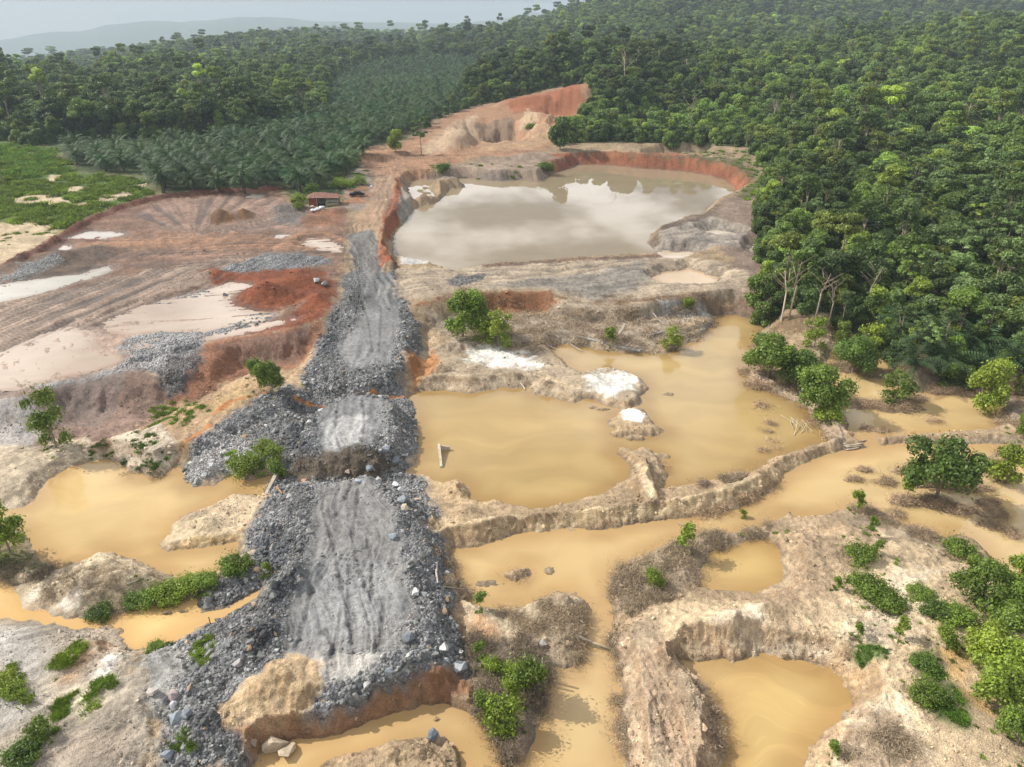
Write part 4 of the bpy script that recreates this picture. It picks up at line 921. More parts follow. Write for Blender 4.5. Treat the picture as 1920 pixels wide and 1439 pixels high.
PALM = [dict(crown=palm_mesh('crown', 31 + i, 3.4 + .3 * i, 24, 5.4, 1.05, 11), trunk=palm_trunk(3.5 + .3 * i, .38)) for i in range(3)]
RAFFIA = [dict(crown=palm_mesh('crown', 41 + i, 1.6, 16, 7.5, 1.1, 16, 1.7, .35, 1.35), trunk=palm_trunk(1.7, .4)) for i in range(2)]
def twig_mesh(seed, n, spread, h):
    r = np.random.default_rng(seed)
    b = np.stack([r.normal(0, spread, n), r.normal(0, spread, n), r.uniform(-.05, .1, n)], 1)
    d = unit(np.stack([r.normal(size=n), r.normal(size=n), r.uniform(.0, 1.1, n)], 1)); L = r.uniform(.35, 1, n)[:, None] * h
    s = unit(np.cross(d, r.normal(size=(n, 3)))) * .013
    tip = b + d * L + np.array([0, 0, -.1]) * L
    V = np.stack([b - s, b + s, tip + s * .5, tip - s * .5], 1).reshape(-1, 3)
    me = np_mesh('twigs', V, np.arange(4 * n).reshape(n, 4), M_TWIG); fattr(me, 'shade', r.uniform(.55, 1.7, n), 'FACE'); return me
TWIG = [twig_mesh(51, 150, .42, .42), twig_mesh(52, 190, .6, .36), twig_mesh(53, 90, .35, .65)]
def tuft_mesh(seed, n, spread, h):
    r = np.random.default_rng(seed)
    b = np.stack([r.normal(0, spread, n), r.normal(0, spread, n), np.full(n, -.03)], 1)
    d = unit(np.stack([r.normal(0, .5, n), r.normal(0, .5, n), np.ones(n)], 1)); L = r.uniform(.5, 1, n)[:, None] * h
    s = unit(np.cross(d, r.normal(size=(n, 3)))) * h * .07
    mid = b + d * L * .6; tip = b + d * L * .9 + unit(d * [1, 1, 0]) * L * .35
    V = np.stack([b - s, b + s, mid + s, tip, mid - s], 1).reshape(-1, 3)
    F = np.arange(5 * n).reshape(n, 5)
    me = np_mesh('blades', V, F, M_LEAF); fattr(me, 'shade', r.uniform(.7, 1.6, n), 'FACE'); return me
TUFT = [tuft_mesh(61, 60, .25, .6), tuft_mesh(62, 90, .4, .5)]
def rock_mesh(seed, flat=.7):
    r = np.random.default_rng(seed)
    p = unit(r.normal(size=(13, 3))) * r.uniform(.75, 1.0, (13, 1)) * np.array([1, r.uniform(.6, .95), flat * r.uniform(.7, 1.1)])
    bm = bmesh.new()
    for v in p: bm.verts.new(v)
    res = bmesh.ops.convex_hull(bm, input=bm.verts)
    bmesh.ops.delete(bm, geom=[g for g in res['geom_interior'] if isinstance(g, bmesh.types.BMVert)], context='VERTS')
    me = bpy.data.meshes.new('rock'); bm.to_mesh(me); bm.free(); me.materials.append(M_ROCK); return me
ROCKS = [rock_mesh(70 + i, (.75, .5, .9, .4, .7, .6, .85, .3)[i]) for i in range(8)]

# ------------------------------------------------------------------ things and masses of plants
def thing(name, label, cat, loc, rz=0, group=None, scale=1.0):
    o = bpy.data.objects.new(name, None); COL.objects.link(o)
    o.empty_display_size = .5
    o.location = loc; o.rotation_euler = (0, 0, rz); o.scale = (scale,) * 3 if isinstance(scale, (int, float)) else scale
    return tag(o, label, cat, group)
def plant(name, label, cat, k, loc, scale, rz, tint, group=None, bark=(1, 1, 1)):
    t = thing(name, label, cat, loc, rz, group, scale)
    c = add('crown', k['crown'], t); c['tint'] = tint
    s = add('trunk', k['trunk'], t); s['tint'] = bark
    return t
def mass(name, label, points, rots, scales, tints, kinds, sources):
    """one mass of plants or stones that nobody could count: points that carry copies of the given objects"""
    me = bpy.data.meshes.new(name); n = len(points)
    me.vertices.add(n); me.vertices.foreach_set('co', np.asarray(points, np.float32).ravel())
    for nm, data in (('turn', rots), ('size', scales), ('tint', tints)):
        a = me.attributes.new(nm, 'FLOAT_VECTOR', 'POINT'); a.data.foreach_set('vector', np.asarray(data, np.float32).ravel())
    a = me.attributes.new('sort', 'INT', 'POINT'); a.data.foreach_set('value', np.asarray(kinds, np.int32))
    ng = bpy.data.node_groups.new(name, 'GeometryNodeTree')
    ng.interface.new_socket('Geometry', in_out='INPUT', socket_type='NodeSocketGeometry'); ng.interface.new_socket('Geometry', in_out='OUTPUT', socket_type='NodeSocketGeometry')
    N, L = ng.nodes, ng.links
    gi, go, jn = N.new('NodeGroupInput'), N.new('NodeGroupOutput'), N.new('GeometryNodeJoinGeometry')
    def na(nm, tp):
        q = N.new('GeometryNodeInputNamedAttribute'); q.data_type = tp; q.inputs['Name'].default_value = nm; return q.outputs[0]
    turn, size, sort = na('turn', 'FLOAT_VECTOR'), na('size', 'FLOAT_VECTOR'), na('sort', 'INT')
    e2r = N.new('FunctionNodeEulerToRotation'); L.new(turn, e2r.inputs[0])
    for i, src in enumerate(sources):
        oi = N.new('GeometryNodeObjectInfo'); oi.transform_space = 'ORIGINAL'; oi.inputs['Object'].default_value = src; oi.inputs['As Instance'].default_value = True
        cmpn = N.new('FunctionNodeCompare'); cmpn.data_type = 'INT'; cmpn.operation = 'EQUAL'
        ins = [s for s in cmpn.inputs if s.type == 'INT']; L.new(sort, ins[0]); ins[1].default_value = i
        ip = N.new('GeometryNodeInstanceOnPoints')
        L.new(gi.outputs[0], ip.inputs['Points']); L.new(cmpn.outputs[0], ip.inputs['Selection']); L.new(oi.outputs['Geometry'], ip.inputs['Instance'])
        L.new(e2r.outputs[0], ip.inputs['Rotation']); L.new(size, ip.inputs['Scale']); L.new(ip.outputs[0], jn.inputs[0])
    L.new(jn.outputs[0], go.inputs[0])
    o = add(name, me); md = o.modifiers.new('copies', 'NODES'); md.node_group = ng
    return tag(o, label, None, None, 'stuff')

# ------------------------------------------------------------------ forest
GREENS = [('dark green', (.72, .80, .80)), ('deep green', (.9, .95, .85)), ('mid green', (1.1, 1.12, .95)), ('fresh green', (1.35, 1.38, 1.0)), ('yellow-green', (1.85, 1.65, 1.05)), ('grey-green', (1.35, 1.35, 1.75)), ('olive green', (1.35, 1.15, .85))]
def spacing(r): return 3.85 + np.maximum(r - 120, 0) * .0056
def jitter_grid(r0, r1, azmax, k=1.0, seed=5):
    rr, out = r0, []
    g = np.random.default_rng(seed)
    while rr < r1:
        s = float(spacing(np.array(rr))) * k
        da = s / rr; n = int(2 * azmax / da)
        a = -azmax + (np.arange(n) + g.random(n)) * da; q = rr + g.random(n) * s
        out.append(np.stack([q * np.sin(a), q * np.cos(a)], 1)); rr += s * .9
    return np.vstack(out)
PALMS = [gpts('105,296 150,318 275,336 288,372 420,368 530,362 560,376 600,362 655,330 690,300 662,288 700,272 760,258 830,215 868,203 905,160 935,138 900,120 800,114 700,128 640,145 620,170 622,215 560,238 480,258 380,272 300,285 250,288 170,278'),
         gpts('640,95 760,82 770,95 640,110')]
OPEN = [gpts('130,150 210,112 250,118 200,150 150,165'), gpts('750,92 765,70 770,82 762,95'), gpts('775,105 795,104 795,122 780,118'), gpts('1830,130 1860,100 1920,85 1920,115 1850,130')]
pt = jitter_grid(118, 2700, math.radians(43))
x, y = pt[:, 0], pt[:, 1]
ok = sdf(CLEAR, x, y) < -1.0
ok &= (sdf(PALMS[0], x, y) < np.where(y < 330, -26, -2)) & (sdf(PALMS[1], x, y) < -2)
for q in OPEN: ok &= sdf(q, x, y) < 0
pt = pt[ok]; x, y = pt[:, 0], pt[:, 1]
z = height(x, y); px, py = to_px(x, y, z + 6)
ok = (px > -120) & (px < 2040) & (py < 1500)
x, y, z, px, py = x[ok], y[ok], z[ok], px[ok], py[ok]
n = len(x); g = np.random.default_rng(9)
rad = np.hypot(x, y)
big = fbm(x, y, 60, 2, 201); big2 = fbm(x, y, 140, 2, 202)
KEYS = ['round_a', 'round_b', 'round_c', 'bushy', 'tall', 'flat', 'airy', 'spire']
wts = np.array([.22, .22, .16, .15, .08, .03, .08, .06])
kk = g.choice(len(KEYS), n, p=wts)
# young bushy growth behind the lake and on the near edge of the slope
young = ((px > 1060) & (px < 1430) & (py > 190) & (py < 300)); kk[young & (g.random(n) < .8)] = 3
sc = np.clip(spacing(rad) / 5.2, .74, .98) * g.uniform(.55, 1.25, n) * (1 + .18 * big)
wide = np.maximum(1.0, spacing(rad) / 7.0)
sc[young] *= .8
edge = -sdf(CLEAR, x, y)
sc *= np.clip(.62 + edge * .02, .62, 1.0)
gi_ = g.choice(len(GREENS), n, p=[.13, .19, .22, .19, .10, .07, .10])
gi_[(kk == 6)] = 5
lo_ = (px > 1650) & (py > 330) & (py < 620); gi_[lo_ & (g.random(n) < .3)] = 5; kk[lo_ & (g.random(n) < .25)] = 6
left_dark = (px < 620) & (py > 110) & (py < 250)
tint = np.array([GREENS[i][1] for i in gi_]) * (1 + .22 * big2 + .12 * big)[:, None]
ridge_cloud_shade = ((px > 620) & (px < 1300) & (py > 85) & (py < 240))
tint *= np.exp(g.normal(0, .22, (n, 1)))
tint[ridge_cloud_shade] *= .75  # cloud shadow over the central ridge, painted into the crown tint
tint[(px < 330) & (py > 150)] *= .82  # cloud shade on the left forest block, also put into the tint
tint[young] *= (1.15, 1.2, 1.0)
rot = np.stack([g.normal(0, .05, n), g.normal(0, .05, n), g.uniform(0, 6.28, n)], 1)
show = sc / rad * np.where(kk == 4, 1.5, 1.0) * ((px > 0) & (px < 1920))
order = np.argsort(-show)
NEAR = order[:262]; REST = order[262:]

def ordinal_labels(items):
    """items: list of dict(thing, text, px); equal texts are told apart by their order from left to right"""
    by = {}
    for it in items: by.setdefault(it['text'], []).append(it)
    ORD = ['leftmost'] + [w + '-from-left' for w in 'second third fourth fifth sixth seventh eighth ninth tenth eleventh twelfth thirteenth fourteenth fifteenth sixteenth seventeenth eighteenth nineteenth twentieth'.split()]
    for t, L_ in by.items():
        L_.sort(key=lambda q: q['px'])
        m = len(L_)
        for i, it in enumerate(L_):
            if m == 1: it['thing']['label'] = t
            elif i == m - 1: it['thing']['label'] = t + ', rightmost'
            elif i < len(ORD): it['thing']['label'] = t + ', ' + ORD[i]
            else: it['thing']['label'] = t
SHAPE = ['round-crowned', 'broad lumpy', 'egg-shaped', 'low bushy', 'tall bare-stemmed', 'flat-topped', 'thin airy', 'narrow spire-like']
def place(px, py):
    if px < 640:
        return 'left of the palm plantation' if py < 240 else 'beside the grassy field on the left'
    if px < 1110: return 'on the slope above the red hill' if py < 200 else 'beside the red hill'
    if py < 215: return 'on the far right-hand hillside'
    if px < 1440: return 'behind the big lake'
    if py < 330: return 'high on the right slope' if px > 1700 else 'on the slope right of the lake'
    if py < 450: return 'on the right slope near the picture edge' if px > 1720 else 'at the forest edge beside the lake'
    if py < 540: return 'low on the slope near the right edge' if px > 1720 else 'above the dried mud flat'
    if px > 1760: return 'behind the raffia palms at the right edge'
    return 'at the forest foot above the flooded trees'
LBL = []
for i in NEAR:
    t = plant('forest_tree', None, 'tree', KIND[KEYS[kk[i]]], (x[i], y[i], z[i] - .1), float(sc[i]), float(rot[i, 2]), tuple(tint[i]), 'broadleaf trees of the rainforest')
    size = 'large' if sc[i] > 1.12 else 'small' if sc[i] < .8 else 'middling'
    LBL.append(dict(thing=t, px=px[i], text=f'{size} {GREENS[gi_[i]][0]} {SHAPE[kk[i]]} tree {place(px[i], py[i])}'))
ordinal_labels(LBL)
SRC = []
for k_ in KEYS:
    SRC.append(next(o for o in COL.objects if o.name.startswith('crown') and o.data == KIND[k_]['crown'])) if any(o.data == KIND[k_]['crown'] for o in COL.objects if o.type == 'MESH') else SRC.append(SRC[0])
mass('forest', 'dense rainforest canopy covering the hills beyond the nearest trees', np.stack([x, y, z - .1], 1)[REST], rot[REST], np.stack([sc * wide, sc * wide, sc * np.minimum(wide, 1.25)], 1)[REST] * g.uniform(.8, 1.2, (len(REST), 3)), tint[REST], kk[REST], SRC)
# undergrowth hides the forest floor
ug = jitter_grid(118, 900, math.radians(43), .8, 15)
ok = (sdf(CLEAR, ug[:, 0], ug[:, 1]) < 1.5)
ok &= (sdf(PALMS[0], ug[:, 0], ug[:, 1]) < np.where(ug[:, 1] < 330, -24, -2))
ug = ug[ok]; n = len(ug); uz = height(ug[:, 0], ug[:, 1])
us = spacing(np.hypot(ug[:, 0], ug[:, 1])) / 4.6 * g.uniform(.35, .75, n)
ut = np.array([GREENS[i][1] for i in g.choice(5, n)]) * g.uniform(.7, 1.15, (n, 1))
mass('undergrowth', 'low green undergrowth filling the gaps between the trees', np.stack([ug[:, 0], ug[:, 1], uz - 2.2 * us], 1), np.stack([np.zeros(n), np.zeros(n), g.uniform(0, 6, n)], 1), np.repeat(us[:, None], 3, 1), ut, np.full(n, 0), [SRC[3]])

# ------------------------------------------------------------------ oil palm plantation
pp = []
for q in PALMS:
    lo, hi = q.min(0), q.max(0)
    j = 0
    yy = lo[1]
    while yy < hi[1]:
        s = 8.2 if yy < 420 else 9.0
        xs = np.arange(lo[0], hi[0], s) + (s / 2 if j % 2 else 0)
        pp.append(np.stack([xs + g.normal(0, .5, len(xs)), np.full(len(xs), yy) + g.normal(0, .5, len(xs))], 1)); yy += s * .87; j += 1
pp = np.vstack(pp)
ok = np.zeros(len(pp), bool)
for q in PALMS: ok |= sdf(q, pp[:, 0], pp[:, 1]) > 0
ok &= g.random(len(pp)) < .96
pp = pp[ok]; pz = height(pp[:, 0], pp[:, 1]); ppx, ppy = to_px(pp[:, 0], pp[:, 1], pz + 3)
ok = (ppx > -40) & (ppx < 1960); pp, pz, ppx, ppy = pp[ok], pz[ok], ppx[ok], ppy[ok]
n = len(pp); psz = g.uniform(.92, 1.38, n); ptn = np.stack([g.uniform(.8, 1.2, n), g.uniform(.9, 1.15, n), g.uniform(.8, 1.05, n)], 1); prz = g.uniform(0, 6.28, n); pk = g.integers(0, 3, n)
order = np.argsort(np.hypot(pp[:, 0], pp[:, 1]))
first = sorted(order[:285], key=lambda i: -ppy[i])
rows = ['front row', 'second row', 'third row', 'fourth row', 'fifth row', 'sixth row', 'seventh row', 'eighth row', 'ninth row', 'tenth row']
LBL = []
for i in first:
    t = plant('oil_palm', None, 'palm tree', PALM[pk[i]], (pp[i, 0], pp[i, 1], pz[i]), float(psz[i]), float(prz[i]), tuple(ptn[i]), 'oil palms of the plantation', (.5, .5, .5))
    side = 'beside the grassy field' if ppx[i] < 280 else 'behind the round mud plateau' if ppx[i] < 540 else 'behind the rusty hut' if ppx[i] < 690 else 'beside the red dirt road'
    look = ('dark' if ptn[i, 1] < 1.0 else 'bright') + (' blue-green' if ptn[i, 2] > .93 else ' green')
    size = 'tall' if psz[i] > 1.22 else 'short' if psz[i] < 1.05 else 'mid-sized'
    b = int((360 - ppy[i]) // 11); b = max(0, min(9, b))
    LBL.append(dict(thing=t, px=ppx[i], text=f'{size} {look} oil palm {side}, {rows[b]} from the edge'))
ordinal_labels(LBL)
PSRC = [next(o for o in COL.objects if o.type == 'MESH' and o.data == PALM[k_]['crown']) for k_ in range(3)]
r_ = order[285:]
mass('palm_plantation', 'far rows of oil palms climbing the rise behind the plantation', np.stack([pp[:, 0], pp[:, 1], pz], 1)[r_], np.stack([np.zeros(len(r_)), np.zeros(len(r_)), prz[r_]], 1), np.repeat(psz[r_, None], 3, 1) * 1.05, ptn[r_], pk[r_], PSRC)

# ------------------------------------------------------------------ stones and clods
def in_poly(text, z, n, seed, soft=0):
    poly = pts(text, z); g = np.random.default_rng(seed)
    lo, hi = poly.min(0), poly.max(0); A = (hi[0] - lo[0]) * (hi[1] - lo[1])
    q = lo + g.random((int(n), 2)) * (hi - lo)
    return q[sdf(poly, q[:, 0], q[:, 1]) > soft]
g = np.random.default_rng(31)
q = np.stack([g.uniform(-48, 18, 150000), g.uniform(28, 128, 150000)], 1)
rk = lookup(ROCK, q[:, 0], q[:, 1]); rd = lookup(ROADM, q[:, 0], q[:, 1]); zq = height(q[:, 0], q[:, 1])
keep = (g.random(len(q)) < rk * .75) & (zq > -.05)
q, zq, rd = q[keep], zq[keep], rd[keep]
cl = fbm(q[:, 0], q[:, 1], 6, 2, 301)
n = len(q)
sz = .062 * (1 - g.random(n)) ** (-1 / 2.3) * (1 + .35 * cl); sz = np.clip(sz, .05, .52); sz[rd > .5] = np.clip(sz[rd > .5], .04, .12)
gc = lookup(GC[:, 0], q[:, 0], q[:, 1])
lum = np.clip(1.15 * gc * np.exp(g.normal(0, .40, n)), .06, .40); lum[g.random(n) < .05] *= 1.35
tn = np.stack([lum * g.uniform(.93, 1.05, n), lum * .99, lum * g.uniform(.90, 1.01, n)], 1)
tan_ = g.random(n) < .05; tn[tan_] = np.array([.36, .25, .16]) * g.uniform(.7, 1.2, (tan_.sum(), 1))
kr = g.integers(0, 8, n)
rr_ = np.stack([g.normal(0, .5, n), g.normal(0, .5, n), g.uniform(0, 6.28, n)], 1)
appear = sz / np.hypot(q[:, 0], q[:, 1])
order = np.argsort(-appear)
qx, qy = to_px(q[:, 0], q[:, 1], zq)
vis = (qx > 5) & (qx < 1915) & (qy < 1434)
big = [i for i in order if vis[i]][:228]
SHP = ['blocky', 'slabby', 'chunky', 'flat', 'angular', 'wedge-shaped', 'lumpy', 'thin flat']
def rock_tone(t):
    if t[0] > t[2] * 1.25: return 'tan'
    l = sum(t) / 3
    return 'black' if l < .085 else 'dark slate' if l < .14 else 'mid grey' if l < .22 else 'pale grey' if l < .34 else 'whitish'
def rock_place(px, py):
    if py < 700: return 'on the upper rubble road' if px > 560 else 'on the rubble left of the road'
    if py < 900:
        return 'on the gravel fan left of the road' if px < 545 else 'on the middle road mound' if px < 700 else 'on the bank above the tan pond'
    if py < 1060: return 'on the left rubble shoulder by the pond' if px < 600 else 'on the right road shoulder' if px > 690 else 'on the road surface'
    if py < 1230: return 'on the rubble slope above the left stream' if px < 520 else 'on the right rubble flank' if px > 690 else 'on the road surface'
    return 'on the pale gravel at lower left' if px < 330 else 'on the rubble toe at lower left' if px < 520 else 'on the lip above the orange bank' if px < 760 else 'on the rubble tip by the bushes'
LBL = []
def rock(px, py, size, tone, k, label, sink=.3, group=None, rot=None):
    p = hit(px, py)
    o = add('rock', ROCKS[k], None, (p.x, p.y, max(p.z, 0) + size * (.5 - sink)), rot or (random.uniform(-.4, .4), random.uniform(-.4, .4), random.uniform(0, 6.28)), (size,) * 3)
    o['tint'] = tone; return tag(o, label, 'rock', group)
for i in big:
    s_ = sz[i]
    o = add('rock', ROCKS[kr[i]], None, (q[i, 0], q[i, 1], zq[i] - s_ * .02), tuple(rr_[i]), (s_ * 1.15,) * 3); o['tint'] = tuple(tn[i])
    tag(o, None, 'rock', 'broken rocks of the rubble embankment')
    LBL.append(dict(thing=o, px=qx[i], text=f"{'big' if s_ > .45 else 'small' if s_ < .27 else 'medium'} {rock_tone(tn[i])} {SHP[kr[i]]} rock {rock_place(qx[i], qy[i])}"))
ordinal_labels(LBL)
GROUP_R = 'broken rocks of the rubble embankment'
rock(672, 905, .62, (.30, .35, .40), 3, 'big blue-grey flat slab lying at the head of the lower road', .2, GROUP_R)
rock(742, 912, .62, (.42, .43, .45), 1, 'pale grey angular slab, upper of the two on the road shoulder by the pond', .1, GROUP_R)
rock(752, 922, .60, (.36, .37, .38), 5, 'pale wedge-shaped slab, lower of the two on the road shoulder by the pond', .1, GROUP_R)
rock(755, 940, .8, (.20, .22, .25), 2, 'large dark chunky rock behind the tan boulder on the right road shoulder', .2, GROUP_R)
rock(760, 957, .72, (.40, .34, .25), 5, 'tan wedge-shaped boulder with a rusty side on the right road shoulder', .1, GROUP_R)
rock(738, 1008, .6, (.32, .36, .40), 6, 'blue-grey lumpy boulder sunk in the right road shoulder', .3, GROUP_R)
rock(862, 1255, .85, (.26, .27, .28), 2, 'largest round grey boulder at the rubble tip beside the bushes', .2, GROUP_R)
rock(832, 1222, .6, (.36, .36, .35), 6, 'round pale boulder on the right rubble flank above the bushes', .2, GROUP_R)
rock(768, 1202, .7, (.20, .22, .25), 4, 'tall dark pointed rock standing at the right road edge', .1, GROUP_R)
rock(730, 1265, .6, (.27, .29, .31), 0, 'grey blocky rock at the front lip of the road', .1, GROUP_R)
rock(725, 848, .8, (.22, .24, .27), 0, 'large dark blocky rock on the bank corner above the tan pond', .2, GROUP_R)
rock(743, 868, .8, (.20, .22, .24), 2, 'dark chunky boulder at the pond end of the washed-out gap', .2, GROUP_R)
rock(695, 885, .7, (.24, .28, .32), 4, 'blue-grey angular rock leaning in the washed-out gap', .0, GROUP_R)
rock(652, 890, .5, (.44, .33, .25), 6, 'pinkish tan rounded rock in the washed-out gap', .1, GROUP_R)
rock(570, 905, .5, (.40, .22, .14), 6, 'rusty orange rock at the left end of the washed-out gap', .1, GROUP_R)
rock(325, 1310, .75, (.26, .21, .20), 5, 'brownish wedge-shaped rock among grey blocks at lower left', .1, GROUP_R)
rock(330, 1352, .8, (.22, .25, .27), 4, 'large greenish-grey angular block at lower left', .2, GROUP_R)
rock(352, 1345, .7, (.17, .19, .21), 0, 'dark block leaning on the greenish block at lower left', .1, GROUP_R)
rock(315, 1425, .7, (.25, .28, .32), 0, 'blue-grey block alone on the tan soil at the bottom edge', .1, GROUP_R)
rock(285, 1300, .8, (.48, .44, .39), 3, 'pale buff flat slab on the pale gravel at lower left', .3, GROUP_R)
rock(812, 1385, .75, (.13, .15, .18), 0, 'dark blue-grey block at the tip of the rubble by the bottom stream', .0, GROUP_R)
rock(818, 1356, .3, (.38, .26, .12), 6, 'small brown stone standing in the bottom stream', .3, 'boulders in the bottom stream')
rock(518, 1405, 1.25, (.48, .39, .28), 5, 'large tan pointed boulder in the bottom stream, left of the pair', .1, 'boulders in the bottom stream')
rock(540, 1418, 1.0, (.44, .35, .24), 1, 'tan slab leaning against the pointed boulder in the bottom stream', .2, 'boulders in the bottom stream')
rock(478, 1403, .5, (.36, .29, .22), 0, 'small brown block under the bank left of the tan boulders', .1, 'boulders in the bottom stream')
rock(594, 530, .9, (.30, .32, .33), 2, 'grey boulder on top of the red dirt mound by the road, left of two', .1, 'boulders on the red mound')
rock(608, 536, .9, (.26, .28, .29), 6, 'grey boulder on top of the red dirt mound by the road, right of two', .1, 'boulders on the red mound')
rock(423, 556, .7, (.22, .22, .22), 6, 'lone grey boulder in the puddle below the red dirt mound', .2)
rock(1018, 1213, .45, (.42, .40, .36), 6, 'pale stone on the brushy islet beside the two posts', .1)
rest = order[~np.isin(order, big)]
RSRC = []
for k_ in range(8): RSRC.append(next(o for o in COL.objects if o.type == 'MESH' and o.data == ROCKS[k_]))
mass('rubble', 'broken dark grey quarry rubble making up the road embankment', np.stack([q[:, 0], q[:, 1], zq + sz * .12], 1)[rest], rr_[rest], (sz[:, None] * g.uniform(.8, 1.25, (n, 3)))[rest], tn[rest], kr[rest], RSRC)
# clods of soil over the bare ground
q = np.stack([g.uniform(-75, 75, 160000), 27 + 130 * g.random(160000) ** 1.5], 1)
zq = height(q[:, 0], q[:, 1]); vg = lookup(VEG, q[:, 0], q[:, 1]); rk = lookup(ROCK, q[:, 0], q[:, 1]); wt = lookup(WETM, q[:, 0], q[:, 1])
cl = fbm(q[:, 0], q[:, 1], 7, 2, 303)
keep = (vg < .3) & (rk < .5) & (wt < .25) & (zq > .12) & (cl > -.15 + .5 * g.random(len(q)))
q, zq = q[keep], zq[keep]; n = len(q)
sz = np.clip(.05 * (1 - g.random(n)) ** (-1 / 2.8), .04, .32)
sl = lookup(SLOPE, q[:, 0], q[:, 1]); sz = np.where((sl > .45) & (g.random(n) < .35), np.clip(sz * 2.2, .1, .5), sz)
base = np.stack([lookup(GC[:, c], q[:, 0], q[:, 1]) for c in range(3)], 1)
mass('soil_clods', 'crumbly clods lying over the bare tan soil', np.stack([q[:, 0], q[:, 1], zq + sz * .1], 1), np.stack([g.normal(0, .4, n), g.normal(0, .4, n), g.uniform(0, 6, n)], 1), sz[:, None] * g.uniform(.8, 1.2, (n, 3)), np.clip(base * g.uniform(.6, 1.4, (n, 1)), .02, .8), g.integers(0, 8, n), RSRC)

# ------------------------------------------------------------------ dead brush and grass
def brush_thing(px, py, scale, label, tint, k=0):
    p = hit(px, py); t = add('dead_bush', TWIG[k], None, tuple(p), (0, 0, random.uniform(0, 6)), (scale,) * 3); t['tint'] = tint
    return tag(t, label, 'dead bush')
b0 = brush_thing(1430, 765, 1.9, 'pale leafless bush standing in the pond water left of the mangrove-like trees', (1.5, 1.4, 1.2), 0)
b1 = brush_thing(970, 1080, 1.2, 'brown heap of dead brush on the little islet in the channel', (.9, .85, .8), 1)
b2 = brush_thing(1235, 872, 1.6, 'spiky dead branches on the end of the sandy pier in the pond', (1.0, .95, .9), 2)
BR = [('800,610 930,592 1200,600 1340,595 1335,632 1250,650 1200,662 1100,650 1000,655 930,650 850,640', 1, 1500, (1.35, 1.3, 1.25)), ('940,620 1200,630 1220,662 1160,664 1030,648 950,650', .6, 500, (.9, .85, .8)), ('1225,600 1335,598 1320,632 1240,625', 1, 260, (1.7, 1.7, 1.65)),
      ('1395,665 1460,650 1560,770 1575,830 1545,815 1500,760 1440,745 1398,730', .6, 420, (1.2, 1.05, .9)), ('1540,640 1660,640 1700,700 1790,720 1880,720 1920,740 1920,820 1870,790 1850,740 1700,745 1600,720', .4, 650, (1.0, .9, .8)), ('1590,745 1740,740 1730,785 1640,785', .2, 160, (.95, .85, .75)),
      ('1660,870 1920,860 1920,1020 1850,1000 1720,960 1660,930', .3, 210, (1.1, .98, .85)), ('1650,920 1900,900 1860,960 1680,960', .3, 120, (1.0, .9, .8)),
      ('1140,1080 1180,1055 1320,1000 1452,978 1432,1002 1342,1032 1302,1102 1252,1130 1150,1170', .8, 1000, (.9, .85, .75)), ('880,1200 1000,1205 1022,1262 1005,1392 952,1432 905,1340 885,1300', .6, 1500, (.55, .52, .48)), ('866,1130 920,1145 1040,1118 1108,1140 1088,1240 1030,1250 960,1160', .9, 420, (1.0, .92, .8)),
      ('1560,940 1620,945 1790,1010 1860,1060 1800,1060 1700,1000 1600,965', 1, 420, (1.0, .9, .78)), ('1230,955 1330,945 1410,920 1470,890 1480,905 1460,925 1400,955 1240,980', .9, 320, (1.1, .95, .75)), ('1310,912 1400,892 1395,905 1330,920', .4, 120, (.85, .8, .75)), ('1140,1170 1170,1180 1180,1439 1160,1330', .6, 260, (.9, .85, .78)), ('1300,1270 1350,1350 1350,1439 1320,1400', .8, 120, (1, .9, .8)),
      ('840,1050 880,1080 880,1140 860,1120', .2, 90, (.8, .75, .7)), ('20,1020 110,1070 200,1045 330,1092 420,1080 330,1120 180,1150 60,1110', 1, 260, (.9, .85, .75)), ('190,870 320,890 300,940 240,900', .5, 160, (.6, .6, .5)), ('0,1060 90,1060 110,1090 0,1085', .5, 120, (.5, .5, .42)), ('1560,1400 1680,1370 1740,1439 1560,1439', 1.8, 130, (.9, .85, .75)), ('860,560 1100,575 1400,560 1410,590 1150,600 900,590', 2, 260, (.9, .75, .6)),
      ('750,960 840,1030 850,1130 820,1100', .6, 60, (.8, .72, .6)), ('1080,310 1380,300 1420,340 1300,300 1100,300', 3.4, 140, (1.2, 1.1, .95))]
Q, Tn, S_ = [], [], []
for j, (t, z_, cnt, tint) in enumerate(BR):
    poly = pts(t, z_); lo, hi = poly.min(0), poly.max(0)
    a = g.random((cnt * 4, 2)) * (hi - lo) + lo; a = a[sdf(poly, a[:, 0], a[:, 1]) > 0][:cnt]
    cl = fbm(a[:, 0], a[:, 1], 2.6, 2, 305); a = a[cl > -.05 + .25 * g.random(len(a))]
    zz = height(a[:, 0], a[:, 1]); a = a[zz > -.12]
    Q.append(a); m = len(a); Tn.append((np.array(tint) + .25) * g.uniform(.6, 1.35, (m, 1))); S_.append(g.uniform(.5, 1.2, m) * (1.4 if a[:, 1].mean() > 80 else 1.0))
for u, v, w, rx, ry, dh in LUMPS:
    if u < 1380: continue
    cx, cy = P(u, v, w); m = int(5 + 9 * rx * ry); a = np.stack([cx + g.normal(0, .45 * rx, m), cy + g.normal(0, .45 * ry, m)], 1); Q.append(a); Tn.append(np.array((1.35, 1.2, 1.05)) * g.uniform(.7, 1.3, (m, 1))); S_.append(g.uniform(.6, 1.2, m))
Q, Tn, S_ = np.vstack(Q), np.vstack(Tn), np.concatenate(S_); n = len(Q)
